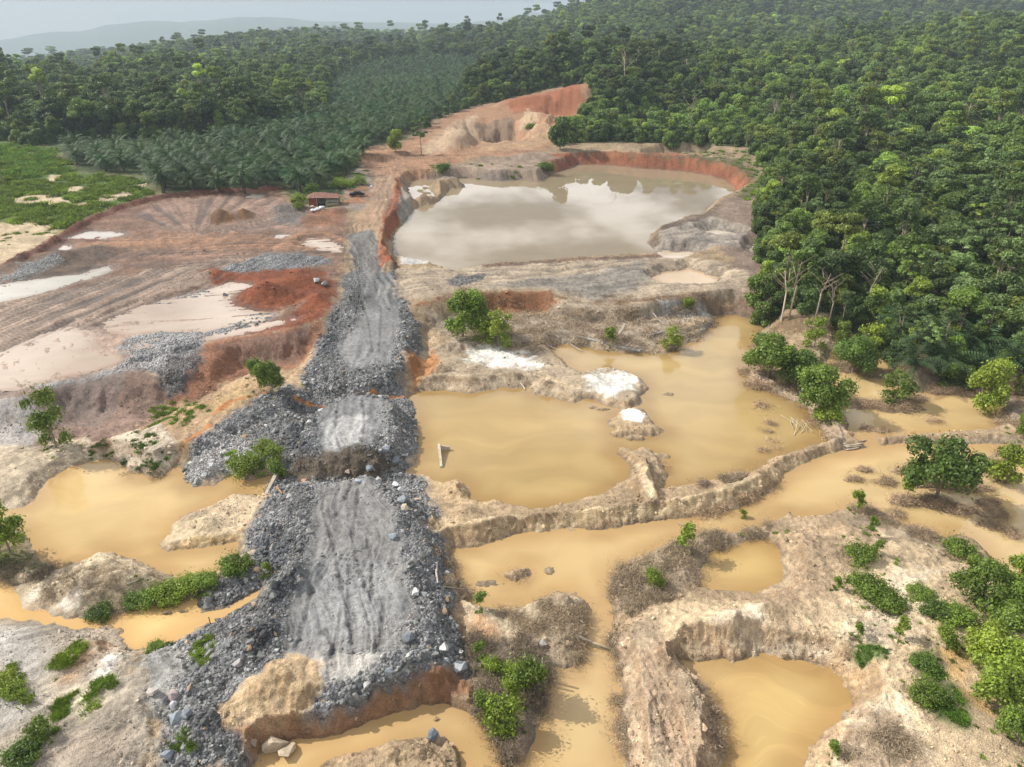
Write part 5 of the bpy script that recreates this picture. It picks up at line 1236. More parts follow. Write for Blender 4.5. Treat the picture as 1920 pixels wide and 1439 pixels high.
mass('dead_brush', 'tangle of grey-brown dead twigs along the muddy banks', np.stack([Q[:, 0], Q[:, 1], height(Q[:, 0], Q[:, 1])], 1), np.stack([g.normal(0, .2, n), g.normal(0, .2, n), g.uniform(0, 6, n)], 1), S_[:, None] * g.uniform(.8, 1.2, (n, 3)), Tn, g.integers(0, 3, n), [b0, b1, b2])
def tuft_thing(px, py, scale, label, k):
    p = hit(px, py); t = add('grass_tuft', TUFT[k], None, tuple(p), (0, 0, 1.0), (scale,) * 3); t['tint'] = (1.6, 1.5, .9); return tag(t, label, 'grass tuft')
t0 = tuft_thing(55, 1317, 1.2, 'small lone grass tuft on the smooth grey sand at lower left', 0)
t1 = tuft_thing(172, 1330, 1.3, 'grass tuft on the crumbly tan ground below the white sand spit', 1)
GR = [('g', '-100,262 100,284 130,328 270,340 288,368 230,385 150,415 112,448 60,428 0,424 -100,424', 2600, 2.6, (1.2, 1.15, .7)), ('g', '-100,262 100,284 130,328 60,340 -100,330', 400, 3.5, (.9, 1.1, .7)), ('p,1', '265,770 330,750 372,760 395,790 350,812 270,812', 260, 1.0, (1.2, 1.25, .8)), ('p,1', '205,840 260,825 300,840 330,870 300,885 220,870', 200, 1.0, (.75, .85, .6)),
      ('p,1.4', '100,1230 140,1200 170,1215 150,1250 95,1290 85,1265', 330, .8, (1.5, 1.45, .7)), ('p,1.4', '90,1340 170,1280 235,1265 220,1290 120,1350 100,1390', 300, .8, (1.3, 1.35, .75)), ('p,1', '170,1165 260,1120 330,1110 400,1080 470,1040 440,1085 350,1130 250,1150', 420, 1.0, (1.1, 1.15, .7)), ('p,2', '360,1190 405,1170 400,1230 380,1240', 120, .8, (1.5, 1.45, .8)), ('p,2', '300,1370 350,1360 360,1400 310,1400', 60, .8, (1.2, 1.2, .8)),
      ('p,.6', '430,860 480,850 490,885 440,890', 160, .9, (1.5, 1.6, .8)), ('p,2.5', '1740,1300 1800,1290 1812,1340 1800,1365 1760,1350', 300, .7, (1.1, 1.3, .7)), ('p,2', '1600,1205 1650,1215 1655,1245 1620,1245', 160, .6, (.9, 1.1, .7)), ('p,2.5', '1700,1240 1755,1235 1760,1320 1720,1310', 240, .8, (1.1, 1.25, .75)), ('p,3.5', '1375,378 1430,340 1442,362 1400,385', 120, 1.6, (1.4, 1.5, .8)), ('p,3.5', '1060,298 1400,298 1430,335 1400,345 1345,312 1250,298', 200, 1.8, (1.1, 1.2, .7)),
      ('p,1.5', '0,1250 30,1240 40,1300 0,1330', 120, 1.1, (1.6, 1.5, .7)), ('p,1.2', '50,1390 70,1370 80,1410 30,1439 20,1420', 120, 1.0, (1.1, 1.2, .7)), ('p,3.6', '900,310 1010,318 1000,326 800,325 790,318', 70, 2.0, (1.1, 1.2, .7)), ('p,3.8', '660,330 690,320 680,350 650,365', 60, 2.0, (1.2, 1.4, .7)), ('p,1.5', '1330,1000 1500,985 1600,960 1700,1050 1640,1080 1560,1000', 60, .6, (1.3, 1.3, .8)), ('p,1.5', '0,460 110,440 230,395 240,400 120,455 0,490', 80, 1.6, (1.2, 1.2, .8)), ('p,1', '130,850 200,832 300,815 260,835 170,860', 130, .8, (.9, .95, .7))]
Q, Tn, S_ = [], [], []
for mode, t, cnt, s_, tint in GR:
    poly = gpts(t) if mode == 'g' else pts(t, float(mode.split(',')[1])); lo, hi = poly.min(0), poly.max(0)
    a = g.random((cnt * 4, 2)) * (hi - lo) + lo; a = a[sdf(poly, a[:, 0], a[:, 1]) + (.9 if mode != 'g' else 3) * fbm(a[:, 0], a[:, 1], 2.0 if mode != 'g' else 8, 2, 308) > 0][:cnt]
    col = lookup(GC[:, 0], a[:, 0], a[:, 1])
    a = a[(height(a[:, 0], a[:, 1]) > .1) & (fbm(a[:, 0], a[:, 1], 8 if mode == 'g' else 1.6, 2, 306) > (-.25 if mode == 'g' else -.1 + .5 * g.random(len(a)))) & ((mode != 'g') | (col < .33))]
    m = len(a); Q.append(a); Tn.append(np.array(tint) * g.uniform(.7, 1.3, (m, 1))); S_.append(s_ * g.uniform(.35, 1.15, m) * (1 if mode == 'g' else .8))
GQ, GT, GS = Q, Tn, S_

# ------------------------------------------------------------------ single trees, shrubs, palms
FEET = []
def px_m(p): return FPX / (p[1] * CT + (CAM_H - p[2]) * ST)
WID = dict(pond_a=4.9, pond_b=4.0, pond_c=3.2, shrub_a=2.4, shrub_b=1.8, sapling=1.1, round_a=9, round_b=10, airy=7, bushy=8, flat=11, spire=5, tall=8)
BRIGHT, MIDG, DEEP, YEL = (1.75, 1.65, .8), (1.3, 1.32, .75), (.92, 1.02, .72), (2.0, 1.75, .85)
def shrub(name, px, py, wpx, key, tint, label, cat='tree', group=None, tall=1.0):
    p = hit(px, py); s = wpx / px_m(p) / WID[key]
    FEET.append((p.x, p.y, s * WID[key] * .5))
    return plant(name, label, cat, KIND[key], (p.x, p.y, p.z - .05), (s, s, s * tall), random.uniform(0, 6.28), tint, group)
FL = 'trees standing in the flooded ground'
for a in [
    (868, 632, 74, 'pond_b', MIDG, 'dense green tree left in the clump below the red bank', 1.2), (903, 628, 50, 'pond_b', BRIGHT, 'tall bright tree in the middle of the clump below the red bank', 1.4), (933, 648, 56, 'pond_c', YEL, 'light green low tree at the right end of the clump below the red bank', 1.0), (905, 640, 40, 'pond_c', BRIGHT, 'small tree at the front of the clump below the red bank', 1.0),
    (1143, 652, 24, 'sapling', BRIGHT, 'little green sapling among the grey driftwood', 1.0), (1260, 656, 40, 'pond_c', YEL, 'small thin tree standing in water beside the grey brush heap', .9),
    (1440, 708, 104, 'pond_a', MIDG, 'broad dark-leaved tree at the left end of the pond bank', 1.0), (1497, 728, 84, 'pond_a', DEEP, 'dark round tree in the middle of the pond bank', 1.1), (1535, 768, 104, 'pond_a', MIDG, 'broad tree at the right end of the pond bank', 1.0), (1552, 785, 46, 'shrub_a', BRIGHT, 'low bright bush under the last tree of the pond bank', 1.0),
    (1598, 702, 88, 'pond_a', DEEP, 'dark tree in muddy water before the palms', 1.0), (1628, 672, 50, 'pond_c', YEL, 'pale small tree behind the dark tree in muddy water', 1.1), (1525, 655, 46, 'pond_c', BRIGHT, 'thin grey-green tree at the top of the flooded hollow', 1.1), (1680, 755, 62, 'pond_c', MIDG, 'thin leaning tree at the edge of the drowned palms', .8),
    (1840, 775, 80, 'pond_b', YEL, 'light green round tree in front of the drowned palms', 1.3), (1922, 735, 40, 'pond_b', MIDG, 'green tree cut off by the right edge, upper of two', 1.2), (1922, 830, 44, 'pond_b', MIDG, 'green tree cut off by the right edge, lower of two', 1.4), (1755, 936, 138, 'pond_a', DEEP, 'largest dark green tree standing in the flood on spreading roots', 1.12), (1880, 905, 74, 'pond_b', YEL, 'pale green small round tree right of the largest flood tree', 1.1),
    (1795, 1042, 52, 'shrub_a', MIDG, 'low dark shrub on the shore below the largest flood tree', 1.2)]:
    shrub('flood_tree', *a[:6], group=FL, tall=a[6])
SH = 'shrubs on the bare sandy ground'
for a in [
    (1612, 1048, 52, 'shrub_a', MIDG, 'wide low green shrub near the top of the sandy slope'), (1632, 1004, 22, 'sapling', MIDG, 'little shrub above the wide low shrub on the sandy slope'), (1642, 1042, 20, 'sapling', BRIGHT, 'little shrub right of the wide low shrub on the sandy slope'), (1625, 1110, 66, 'shrub_a', MIDG, 'upper half of the long green hedge-like bush on bare sand'), (1655, 1135, 66, 'shrub_a', MIDG, 'lower half of the long green hedge-like bush on bare sand'),
    (1568, 1106, 17, 'sapling', MIDG, 'tiny lone dark plant left of the long bush on bare sand'), (1722, 1120, 44, 'shrub_a', MIDG, 'left bush of the green chain leading to the thicket'), (1752, 1150, 50, 'shrub_a', DEEP, 'middle bush of the green chain leading to the thicket'), (1790, 1165, 60, 'shrub_a', MIDG, 'right bush of the green chain leading to the thicket'), (1835, 1130, 110, 'pond_a', MIDG, 'big dense bush at the top of the right-hand thicket'), (1905, 1110, 80, 'pond_b', BRIGHT, 'tall bush at the right edge above the thicket'), (1895, 1160, 80, 'pond_b', MIDG, 'bush at the right edge inside the thicket'),
    (1608, 1196, 19, 'sapling', MIDG, 'small round plant on the ridge above the corner pond'), (1684, 1200, 28, 'sapling', BRIGHT, 'small bright plant on pale sand right of the ridge'), (1775, 1215, 42, 'shrub_b', BRIGHT, 'leafy bright plant casting a shadow on orange sand'), (1732, 1250, 44, 'shrub_a', DEEP, 'dark bush on the grassy strip, upper of two'), (1738, 1310, 56, 'shrub_a', MIDG, 'green bush on the grassy strip, lower of two'), (1840, 1240, 90, 'pond_b', YEL, 'yellowish tall bush on the left of the corner thicket'), (1885, 1280, 120, 'pond_a', BRIGHT, 'large bright leafy tree at the right edge of the corner thicket'), (1865, 1330, 100, 'pond_b', BRIGHT, 'bright leafy bush low in the corner thicket'), (1905, 1400, 90, 'pond_b', MIDG, 'dark bush at the bottom right corner'),
    (1880, 1200, 90, 'pond_b', MIDG, 'green bush behind the yellowish tall bush of the corner thicket'), (1560, 1420, 24, 'sapling', MIDG, 'little plant among dead twigs on the sand at the bottom edge'), (1700, 935, 26, 'sapling', BRIGHT, 'thin bright sapling in the flood left of the largest tree'), (1605, 958, 26, 'sapling', BRIGHT, 'sapling on the shore below the log jetty'), (1392, 978, 14, 'sapling', BRIGHT, 'tiny sprout in the channel water'), (1282, 1035, 34, 'sapling', BRIGHT, 'bright sapling in the dead brush above the small pond'), (1228, 1098, 36, 'shrub_b', BRIGHT, 'low bright plant in the dead brush left of the small pond')]:
    shrub('shrub', *a[:6], cat='shrub', group=SH)
IS = 'shrubs on the islet beside the channel'
for a in [(925, 1262, 34, 'shrub_b', BRIGHT, 'bright shrub at the top left of the brushy islet'), (968, 1275, 50, 'shrub_a', BRIGHT, 'bright shrub left of the tallest islet shrub'), (992, 1292, 60, 'shrub_b', MIDG, 'tallest green shrub of the islet, throwing its shadow on the channel'), (907, 1330, 34, 'shrub_b', MIDG, 'small shrub at the left edge of the brushy islet'), (940, 1368, 64, 'shrub_b', BRIGHT, 'spreading pale shrub low on the brushy islet'), (960, 1315, 26, 'sapling', BRIGHT, 'thin sapling in the middle of the brushy islet'), (897, 1234, 22, 'sapling', MIDG, 'small plant where the rubble meets the islet'), (900, 1142, 22, 'sapling', MIDG, 'small plant on the shore above the islet')]:
    shrub('shrub', *a[:6], cat='shrub', group=IS, tall=1.35 if a[0] == 992 else 1.1)
LF = 'shrubs left of the rubble road'
for a in [(487, 712, 36, 'pond_b', DEEP, 'dark upright bush at the foot of the brown bank'), (512, 738, 54, 'pond_b', MIDG, 'wide green bush at the edge of the rubble, right of the dark one'), (105, 840, 66, 'pond_c', MIDG, 'tall sparse tree in front of the grey cliff'), (498, 845, 36, 'shrub_a', BRIGHT, 'round bright bush on the gravel fan, uppermost'), (514, 868, 32, 'shrub_b', BRIGHT, 'bright bush on the gravel fan below the round one'), (522, 893, 34, 'shrub_b', MIDG, 'bush beside the left concrete wing wall'), (460, 885, 54, 'shrub_a', BRIGHT, 'low wide bush at the end of the gravel fan'),
          (292, 1220, 32, 'shrub_a', MIDG, 'perfectly round bush at the edge of the left stream'), (22, 1040, 78, 'pond_c', BRIGHT, 'leaning thin tree at the left edge of the pond'), (8, 1290, 46, 'shrub_a', YEL, 'bright bush cut off by the left edge'), (30, 1300, 40, 'shrub_a', BRIGHT, 'bright bush right of the one cut by the left edge'), (285, 1128, 48, 'shrub_a', MIDG, 'leftmost bush of the dense green row on the stream bank'), (320, 1120, 54, 'shrub_a', BRIGHT, 'second bush of the dense green row on the stream bank'), (352, 1110, 54, 'shrub_a', BRIGHT, 'third bush of the dense green row on the stream bank'), (384, 1098, 46, 'shrub_a', MIDG, 'rightmost bush of the dense green row on the stream bank'),
          (440, 1068, 54, 'shrub_a', MIDG, 'bush where the left pond meets the rubble'), (503, 1080, 18, 'sapling', BRIGHT, 'lone small plant on the dark rubble'), (255, 1135, 36, 'shrub_a', DEEP, 'dark bush left of the dense green row'), (190, 1158, 44, 'shrub_a', DEEP, 'olive bush hanging over the left stream'), (75, 1385, 44, 'shrub_b', MIDG, 'bush on the sand at the lower left'), (45, 1420, 60, 'shrub_a', DEEP, 'dark bush near the bottom left corner')]:
    shrub('shrub', *a[:6], cat='shrub', group=LF, tall=1.5 if a[0] == 105 else 1.2 if a[3].startswith('pond') else 1.0)
shrub('lone_tree', 790, 290, 32, 'airy', (.75, .85, .7), 'lone dark tree standing by the dirt road before the red hill', 'tree')
for a in [(742, 285, 34, 'bushy', YEL, 'bright yellow-green bush beside the dirt road near the palms'), (1050, 282, 50, 'bushy', DEEP, 'dark bush at the foot of the red hill'), (1022, 320, 30, 'shrub_a', MIDG, 'low bush on the bank at the back of the lake'), (830, 320, 26, 'shrub_a', DEEP, 'dark small bush on the left back shore of the lake'), (995, 243, 20, 'shrub_a', MIDG, 'lone bush growing on the red hill'), (560, 390, 26, 'shrub_b', BRIGHT, 'leafy bush left of the rusty hut'), (585, 368, 24, 'shrub_b', MIDG, 'leafy bush behind the rusty hut'), (640, 352, 34, 'shrub_a', BRIGHT, 'green bush behind the hut roof'), (672, 346, 28, 'shrub_a', MIDG, 'green bush above the parked car'), (20, 385, 40, 'airy', BRIGHT, 'small tree on the grassy field at the left edge'), (1290, 580, 22, 'shrub_b', YEL, 'yellowish shrub on the brown bank behind the brush heap')]:
    shrub('shrub', *a[:6], cat='shrub', group='shrubs around the mine edge')
for i, (px, py, k_, s_) in enumerate([(1465, 602, 0, 1.0), (1478, 600, 1, .9), (1527, 606, 0, 1.0), (1552, 612, 2, 1.1), (1622, 590, 2, 1.3), (1290, 262, 1, 1.4), (1397, 290, 2, 1.0), (1168, 200, 1, 2.0), (1790, 300, 1, 1.5)]):
    p = hit(px, py)
    o = add('bare_tree', BARE[k_], None, tuple(p), (0, 0, i * 1.7), (s_,) * 3); o['tint'] = (1.7, 1.7, 1.7)
    tag(o, ['pale leafless tree leftmost at the forest foot', 'pale leafless tree second from left at the forest foot', 'slim bare trunk in the middle of the forest foot', 'forked bare tree right of the slim trunk', 'white branching dead tree in front of the palms', 'tall bare trunk behind the lake', 'thin knobbly dead trunk on the lake corner', 'tallest pale trunk rising behind the red hill', 'tall bare trunk high on the right slope'][i], 'bare tree', 'bare trees')
for i, (px, py) in enumerate([(1672, 655), (1708, 700), (1742, 655), (1770, 615), (1765, 690), (1800, 640), (1832, 665), (1868, 640), (1900, 690), (1858, 705), (1722, 612), (1795, 712), (1690, 620), (1912, 640), (1835, 610), (1890, 600)]):
    p = hit(px, py); k_ = RAFFIA[i % 2]
    t = plant('raffia_palm', None, 'palm tree', k_, (p.x, p.y, p.z), .75 + .2 * ((i * 7) % 5) / 5, i * 2.1, (1.15 + .1 * (i % 3), 1.15, 1.35), 'raffia palms at the right edge', (.6, .6, .6))
    t['label'] = ['leftmost', 'front left', 'inner left', 'upper middle', 'front middle', 'central', 'inner right', 'upper right', 'front rightmost', 'front right', 'upper left', 'lowest middle', 'top left', 'rightmost', 'top middle', 'topmost right'][i] + ' feathery raffia palm in the clump at the right edge'

Q, Tn, S_ = GQ, GT, GS
for fx, fy, fr in FEET:
    if fy > 130 or fr > 3: continue
    m = int(4 + 7 * fr); a = np.stack([fx + g.normal(0, .75 * fr, m), fy + g.normal(0, .75 * fr, m)], 1); a = a[height(a[:, 0], a[:, 1]) > .08]; m = len(a)
    Q.append(a); Tn.append(np.array((1.25, 1.2, .75)) * g.uniform(.6, 1.3, (m, 1))); S_.append(g.uniform(.15, .5, m))
Q, Tn, S_ = np.vstack(Q), np.vstack(Tn), np.concatenate(S_); n = len(Q)
mass('grass', 'rough green grass and weeds on the field and banks', np.stack([Q[:, 0], Q[:, 1], height(Q[:, 0], Q[:, 1])], 1), np.stack([np.zeros(n), np.zeros(n), g.uniform(0, 6, n)], 1), S_[:, None] * g.uniform(.8, 1.2, (n, 3)), Tn, g.integers(0, 2, n), [t0, t1])

# ------------------------------------------------------------------ timber, concrete, hut, car
M_WOOD, N, L, B, _ = mat('weathered_wood')
geo = N.new('ShaderNodeTexCoord'); wn_ = noise_n(N, L, geo.outputs['Object'], 2.5, 5, .65); rgb = attr(N, 'tint', 'INSTANCER')
L.new(vscale(N, L, rgb.outputs['Vector'], maprange(N, L, wn_, .25, .75, .65, 1.3)), B.inputs['Base Color']); B.inputs['Roughness'].default_value = .9
def pole(name, a, b, r0, r1, label, cat, tint=(.34, .28, .21), group=None, snags=0, parent=None):
    V, F = [], []; a, b = np.array(a, float), np.array(b, float); o_ = (a + b) / 2
    mid = o_ + np.array([0, 0, .02]) + np.cross(unit(b - a), [0, 0, 1]) * .03 * np.linalg.norm(b - a)
    tube(V, F, a - o_, mid - o_, r0, (r0 + r1) / 2, 8); tube(V, F, mid - o_, b - o_, (r0 + r1) / 2, r1, 8)
    for i in range(snags):
        s = a + (b - a) * random.uniform(.3, .95) - o_; e = s + np.array([random.uniform(-.5, .5), random.uniform(-.5, .5), random.uniform(.1, .5)]) * np.linalg.norm(b - a) * .22
        tube(V, F, s, e, r1 * .7, r1 * .2, 5)
    o = add(name, np_mesh(name, np.array(V), np.array(F), M_WOOD), parent, tuple(o_)); o['tint'] = tint
    return tag(o, label, cat, group)
def lay(name, p0, p1, r, label, cat='log', lift=0, **kw):
    a, b = hit(*p0), hit(*p1); a.z = max(a.z, 0) + r * .6; b.z = max(b.z, 0) + r * .6 + lift
    return pole(name, a, b, r, r * .7, label, cat, **kw)
lay('log', (1078, 1194), (1144, 1224), .14, 'long bare log bridging the narrow channel between the islet and the sand', snags=1)
lay('log', (1085, 634), (1200, 662), .28, 'long grey fallen trunk lying along the brushy shore', tint=(.42, .40, .37), group='driftwood on the brushy shore', snags=4)
for j, (a_, b_, l_) in enumerate([((1022, 605), (1048, 640), 'short grey log standing out of the brush left of the long trunk'), ((1160, 630), (1172, 610), 'grey stump-like log pointing up behind the long trunk'), ((1225, 590), (1245, 612), 'thin pale branch on the grey brush heap'), ((1070, 648), (1092, 668), 'pale bamboo pole sticking out into the pond from the brush'), ((1022, 644), (1042, 660), 'thin pole lying in the shallow water left of the bamboo pole'), ((1215, 632), (1245, 626), 'dark log at the foot of the grey brush heap'), ((990, 620), (1030, 640), 'grey trunk lying beside the green clump')]):
    lay('log', a_, b_, .10 if 'thin' in l_ or 'bamboo' in l_ else .2, l_, tint=(.40, .37, .33), group='driftwood on the brushy shore', lift=.2, snags=2)
for j in range(4): lay('log', (1580 + j * 2, 834 + j * 4), (1622 - j * 4, 832 + j * 3.2), .13, ['far log of the little log jetty at the berm corner', 'second log of the little log jetty at the berm corner', 'third log of the little log jetty at the berm corner', 'near log of the little log jetty at the berm corner'][j], tint=(.5, .42, .31), group='logs of the jetty')
for j in range(9):
    x0 = 1470 + 5 * j; lay('bamboo_pole', (x0 - 8 + (j * 13) % 17, 790 + (j * 5) % 9), (x0 + 16 - (j * 7) % 13, 808 + (j * 11) % 13), .045, None, 'pole', tint=(.5, .43, .3), group='bamboo poles of the collapsed heap', lift=.25)
BAM = [o for o in COL.objects if o.name.startswith('bamboo_pole')]
ordinal_labels([dict(thing=o, text='thin bleached bamboo pole in the collapsed heap in the pond', px=to_px(*o.location)[0]) for o in BAM])
for (a_, b_, l_) in [((1487, 826), (1492, 800), 'upright bamboo prop at the left of the collapsed heap'), ((1500, 822), (1512, 800), 'upright bamboo prop at the right of the collapsed heap')]: lay('bamboo_pole', a_, b_, .05, l_, 'pole', tint=(.5, .43, .3), lift=.6)
def post(px, py, h, r, label, tint=(.42, .38, .32), lean=(0, 0), cat='post'):
    p = hit(px, py); z_ = max(p.z, 0); return pole('post', (p.x, p.y, z_ - .4), (p.x + lean[0], p.y + lean[1], z_ + h), r, r * .8, label, cat, tint)
post(1003, 1272, 2.2, .11, 'pale upright post beside the islet shrubs, left of two', lean=(-.05, .1)); post(1019, 1275, 2.4, .12, 'pale upright post beside the islet shrubs, right of two', (.3, .26, .2), (-.1, .1)); post(395, 1172, .9, .05, 'thin dark stake at the edge of the left stream', (.06, .05, .04)); post(1698, 905, 2.0, .03, 'thin dead stick standing in the flood left of the largest tree')
lay('beam', (819, 1058), (821, 1098), .13, 'pale square timber lying on stones at the channel edge', 'timber', tint=(.42, .39, .34)); lay('log', (836, 1046), (848, 1060), .09, 'short tan stick poking into the channel from the rubble'); lay('log', (830, 1102), (890, 1112), .05, 'long thin branch in the channel shallows'); lay('log', (520, 915), (530, 928), .16, 'short rusty brown log end beside the left wing wall', tint=(.30, .17, .09)); lay('log', (985, 735), (976, 722), .1, 'small driftwood piece under the eroded pond bank', tint=(.5, .45, .36)); lay('log', (1272, 985), (1296, 998), .1, 'forked driftwood lying at the channel shore', snags=1); lay('log', (240, 1100), (262, 1092), .08, 'thin pale stick on the stream bank', tint=(.4, .35, .28)); lay('log', (22, 1098), (52, 1092), .06, 'dark stick across the sandy spit of the left stream', tint=(.12, .09, .07)); lay('log', (92, 1330), (116, 1322), .08, 'dark charred log on the tan ground at lower left', tint=(.06, .05, .045))

M_CONC, N, L, B, _ = mat('stained_concrete')
tc = N.new('ShaderNodeTexCoord'); c_ = noise_n(N, L, tc.outputs['Object'], 1.6, 6, .65)
cr = N.new('ShaderNodeMix'); cr.data_type = 'RGBA'; cr.inputs[6].default_value = (.58, .52, .42, 1); cr.inputs[7].default_value = (.36, .29, .2, 1); L.new(maprange(N, L, c_, .35, .65, 0, 1), cr.inputs[0]); L.new(cr.outputs[2], B.inputs['Base Color']); B.inputs['Roughness'].default_value = .9
L.new(bump(N, L, c_, .3, .05), B.inputs['Normal'])
def prism(name, outline, thick, m, bevel=.03):
    """a wall: outline in its own (length, height) plane, extruded across"""
    bm = bmesh.new(); vs = [bm.verts.new((u, -thick / 2, w)) for u, w in outline]
    f = bm.faces.new(vs); r = bmesh.ops.extrude_face_region(bm, geom=[f])
    bmesh.ops.translate(bm, vec=(0, thick, 0), verts=[e for e in r['geom'] if isinstance(e, bmesh.types.BMVert)])
    bmesh.ops.recalc_face_normals(bm, faces=bm.faces)
    if bevel: bmesh.ops.bevel(bm, geom=list(bm.edges), offset=bevel, segments=2, affect='EDGES')
    me = bpy.data.meshes.new(name); bm.to_mesh(me); bm.free(); me.materials.append(m); return me
def boxm(name, lo, hi, m, bevel=.02):
    return prism(name, [(lo[0], lo[2]), (hi[0], lo[2]), (hi[0], hi[2]), (lo[0], hi[2])], hi[1] - lo[1], m, bevel)
a_, b_ = hit(828, 884), hit(824, 851)
dv = b_ - a_; t = thing('concrete_wing_wall', 'slanted pale concrete wing wall standing in the tan pond with a side arm', 'concrete wall', (a_.x, a_.y, 0), math.atan2(dv.y, dv.x))
Lw = dv.length
add('wall', prism('wall', [(0, -.6), (Lw, -.6), (Lw, .95), (Lw - .4, 1.0), (0, .22)], .34, M_CONC), t)
add('side_arm', prism('side_arm', [(-.1, -.6), (1.3, -.6), (1.3, .5), (-.1, .85)], .26, M_CONC), t, (Lw - .25, -.12, 0), (0, 0, -math.pi / 2))
a_, b_ = hit(486, 938), hit(518, 898)
dv = b_ - a_; t = thing('concrete_wing_wall', 'broken slanted concrete wing wall sticking out of the rubble over the left pond', 'concrete wall', (a_.x, a_.y, .0), math.atan2(dv.y, dv.x))
Lw = dv.length
add('wall', prism('wall', [(0, -.5), (Lw, -.5), (Lw, 1.7), (Lw - .5, 1.75), (0, .15)], .4, M_CONC), t, (0, 0, 0), (.2, 0, 0)); add('footing', prism('footing', [(.6, -.6), (Lw, -.6), (Lw, .3), (.6, .1)], .9, M_CONC), t, (0, -.3, 0))

def plain(name, color, rough=.7, metallic=0, vary=.25, scale=2.0):
    m, N, L, B, _ = mat(name); tc = N.new('ShaderNodeTexCoord'); q_ = noise_n(N, L, tc.outputs['Object'], scale, 5, .6); rgb = N.new('ShaderNodeRGB'); rgb.outputs[0].default_value = (*color, 1)
    L.new(vscale(N, L, rgb.outputs[0], maprange(N, L, q_, .3, .7, 1 - vary, 1 + vary)), B.inputs['Base Color']); B.inputs['Roughness'].default_value = rough; B.inputs['Metallic'].default_value = metallic; return m
M_RUST, M_REDW, M_SHEET, M_PLANK, M_TARP = plain('rusted_sheet', (.20, .095, .065), .7, 0, .5), plain('red_clay_wall', (.27, .075, .04), .9), plain('dull_metal_sheet', (.34, .33, .30), .6), plain('yellowed_board', (.42, .36, .22), .8), plain('grey_tarpaulin', (.40, .40, .36), .6)
p = hit(612, 386)
t = thing('hut', 'small rusty-roofed hut with a red wall and an open side bay', 'hut', (p.x - 1.2, p.y + 1, p.z - .1), .12)
add('wall', boxm('wall', (-3.6, -1.6, 0), (-1.4, 1.6, 2.6), M_REDW), t)
add('back_wall', boxm('back_wall', (-1.38, -.06, 0), (4.6, .06, 2.2), M_SHEET), t, (0, 2.0, 0)); add('side_board', boxm('side_board', (0, -.04, 0), (3.4, .04, .9), M_PLANK), t, (.9, -1.5, 0))
for i, (u, w) in enumerate([(-1.3, -1.9), (1.4, -1.9), (4.5, -1.9), (4.5, 1.9)]): add('post', boxm('post', (-.07, -.07, -.3), (.07, .07, 2.35), M_PLANK, .01), t, (u, w, 0))
def roof_slope(verts, name):
    """sheet-metal slope with standing ribs"""
    a, b, c, d = [Vector(v) for v in verts]; V, F = [], []; n_ = 18
    nrm = (b - a).cross(d - a).normalized()
    for i in range(n_ + 1):
        f = i / n_; up = nrm * (.05 if i % 2 else 0)
        V += [tuple(a + (b - a) * f + up), tuple(d + (c - d) * f + up)]
    for i in range(n_): F.append((2 * i, 2 * i + 2, 2 * i + 3, 2 * i + 1))
    me = np_mesh(name, np.array(V), np.array(F), M_RUST); return me
rf = add('roof', roof_slope([(-4.1, -2.3, 2.5), (.8, -2.3, 2.45), (.2, 0, 3.6), (-2.2, 0, 3.6)], 'roof'), t)
for v_ in ([(.8, -2.3, 2.45), (5.0, -2.3, 2.3), (4.4, .2, 3.0), (.2, 0, 3.6)], [(5.0, 2.4, 2.3), (-4.1, 2.4, 2.5), (-2.2, 0, 3.6), (.2, 0, 3.6)], [(-4.1, 2.4, 2.5), (-4.1, -2.3, 2.5), (-2.2, 0, 3.6), (-2.2, .01, 3.6)], [(5.0, -2.3, 2.3), (5.0, 2.4, 2.3), (.2, .0, 3.6), (4.4, .2, 3.0)]): add('roof_slope', roof_slope(v_, 'roof_slope'), rf)
tp = crown = None
rg = np.random.default_rng(5); V = []; 
for j in range(7):
    for i in range(11):
        u, w = i / 10, j / 6; V.append((1.0 + 3.4 * u, -1.7 + 2.2 * w, .9 + 1.15 * math.sin(math.pi * min(1, .12 + u * .85)) * math.sin(math.pi * (.1 + .85 * w)) + .1 * rg.normal()))
F = [(j * 11 + i, j * 11 + i + 1, (j + 1) * 11 + i + 1, (j + 1) * 11 + i) for j in range(6) for i in range(10)]
o = add('tarpaulin_load', np_mesh('tarpaulin_load', np.array(V), np.array(F), M_TARP, True), None, (p.x - 1.2, p.y + 1, p.z - .1), (0, 0, .12)); tag(o, 'bulging grey tarpaulin over goods in the open bay of the hut', 'tarpaulin')
M_BAG = plain('white_sack', (.62, .63, .64), .6, 0, .3)
for i in range(9):
    p = hit(586 + (i * 5) % 24, 389 + (i * 7) % 9)
    bm = bmesh.new(); bmesh.ops.create_icosphere(bm, subdivisions=2, radius=.5)
    for v in bm.verts: v.co *= 1 + .22 * math.sin(v.co.x * 9 + i) * math.cos(v.co.y * 8 - i)
    for v in bm.verts: v.co.z *= .6
    me = bpy.data.meshes.new('sack'); bm.to_mesh(me); bm.free(); me.materials.append(M_BAG)
    tag(add('sack', me, None, (p.x, p.y, p.z + .2), (0, 0, i), (.9 + .2 * (i % 3),) * 3), 'whitish sack in the litter heap left of the hut', 'sack', 'sacks in the litter heap')
ordinal_labels([dict(thing=o, text='whitish sack in the litter heap left of the hut', px=to_px(*o.location)[0]) for o in COL.objects if o.name.startswith('sack')])
p = hit(697, 352); bm = bmesh.new(); bmesh.ops.create_icosphere(bm, subdivisions=2, radius=.45)
for v in bm.verts: v.co *= 1 + .2 * math.sin(v.co.x * 8) * math.cos(v.co.y * 7)
me = bpy.data.meshes.new('sack'); bm.to_mesh(me); bm.free(); me.materials.append(M_BAG); tag(add('sack', me, None, (p.x, p.y, p.z + .25)), 'single white sack at the left edge of the dirt road', 'sack')

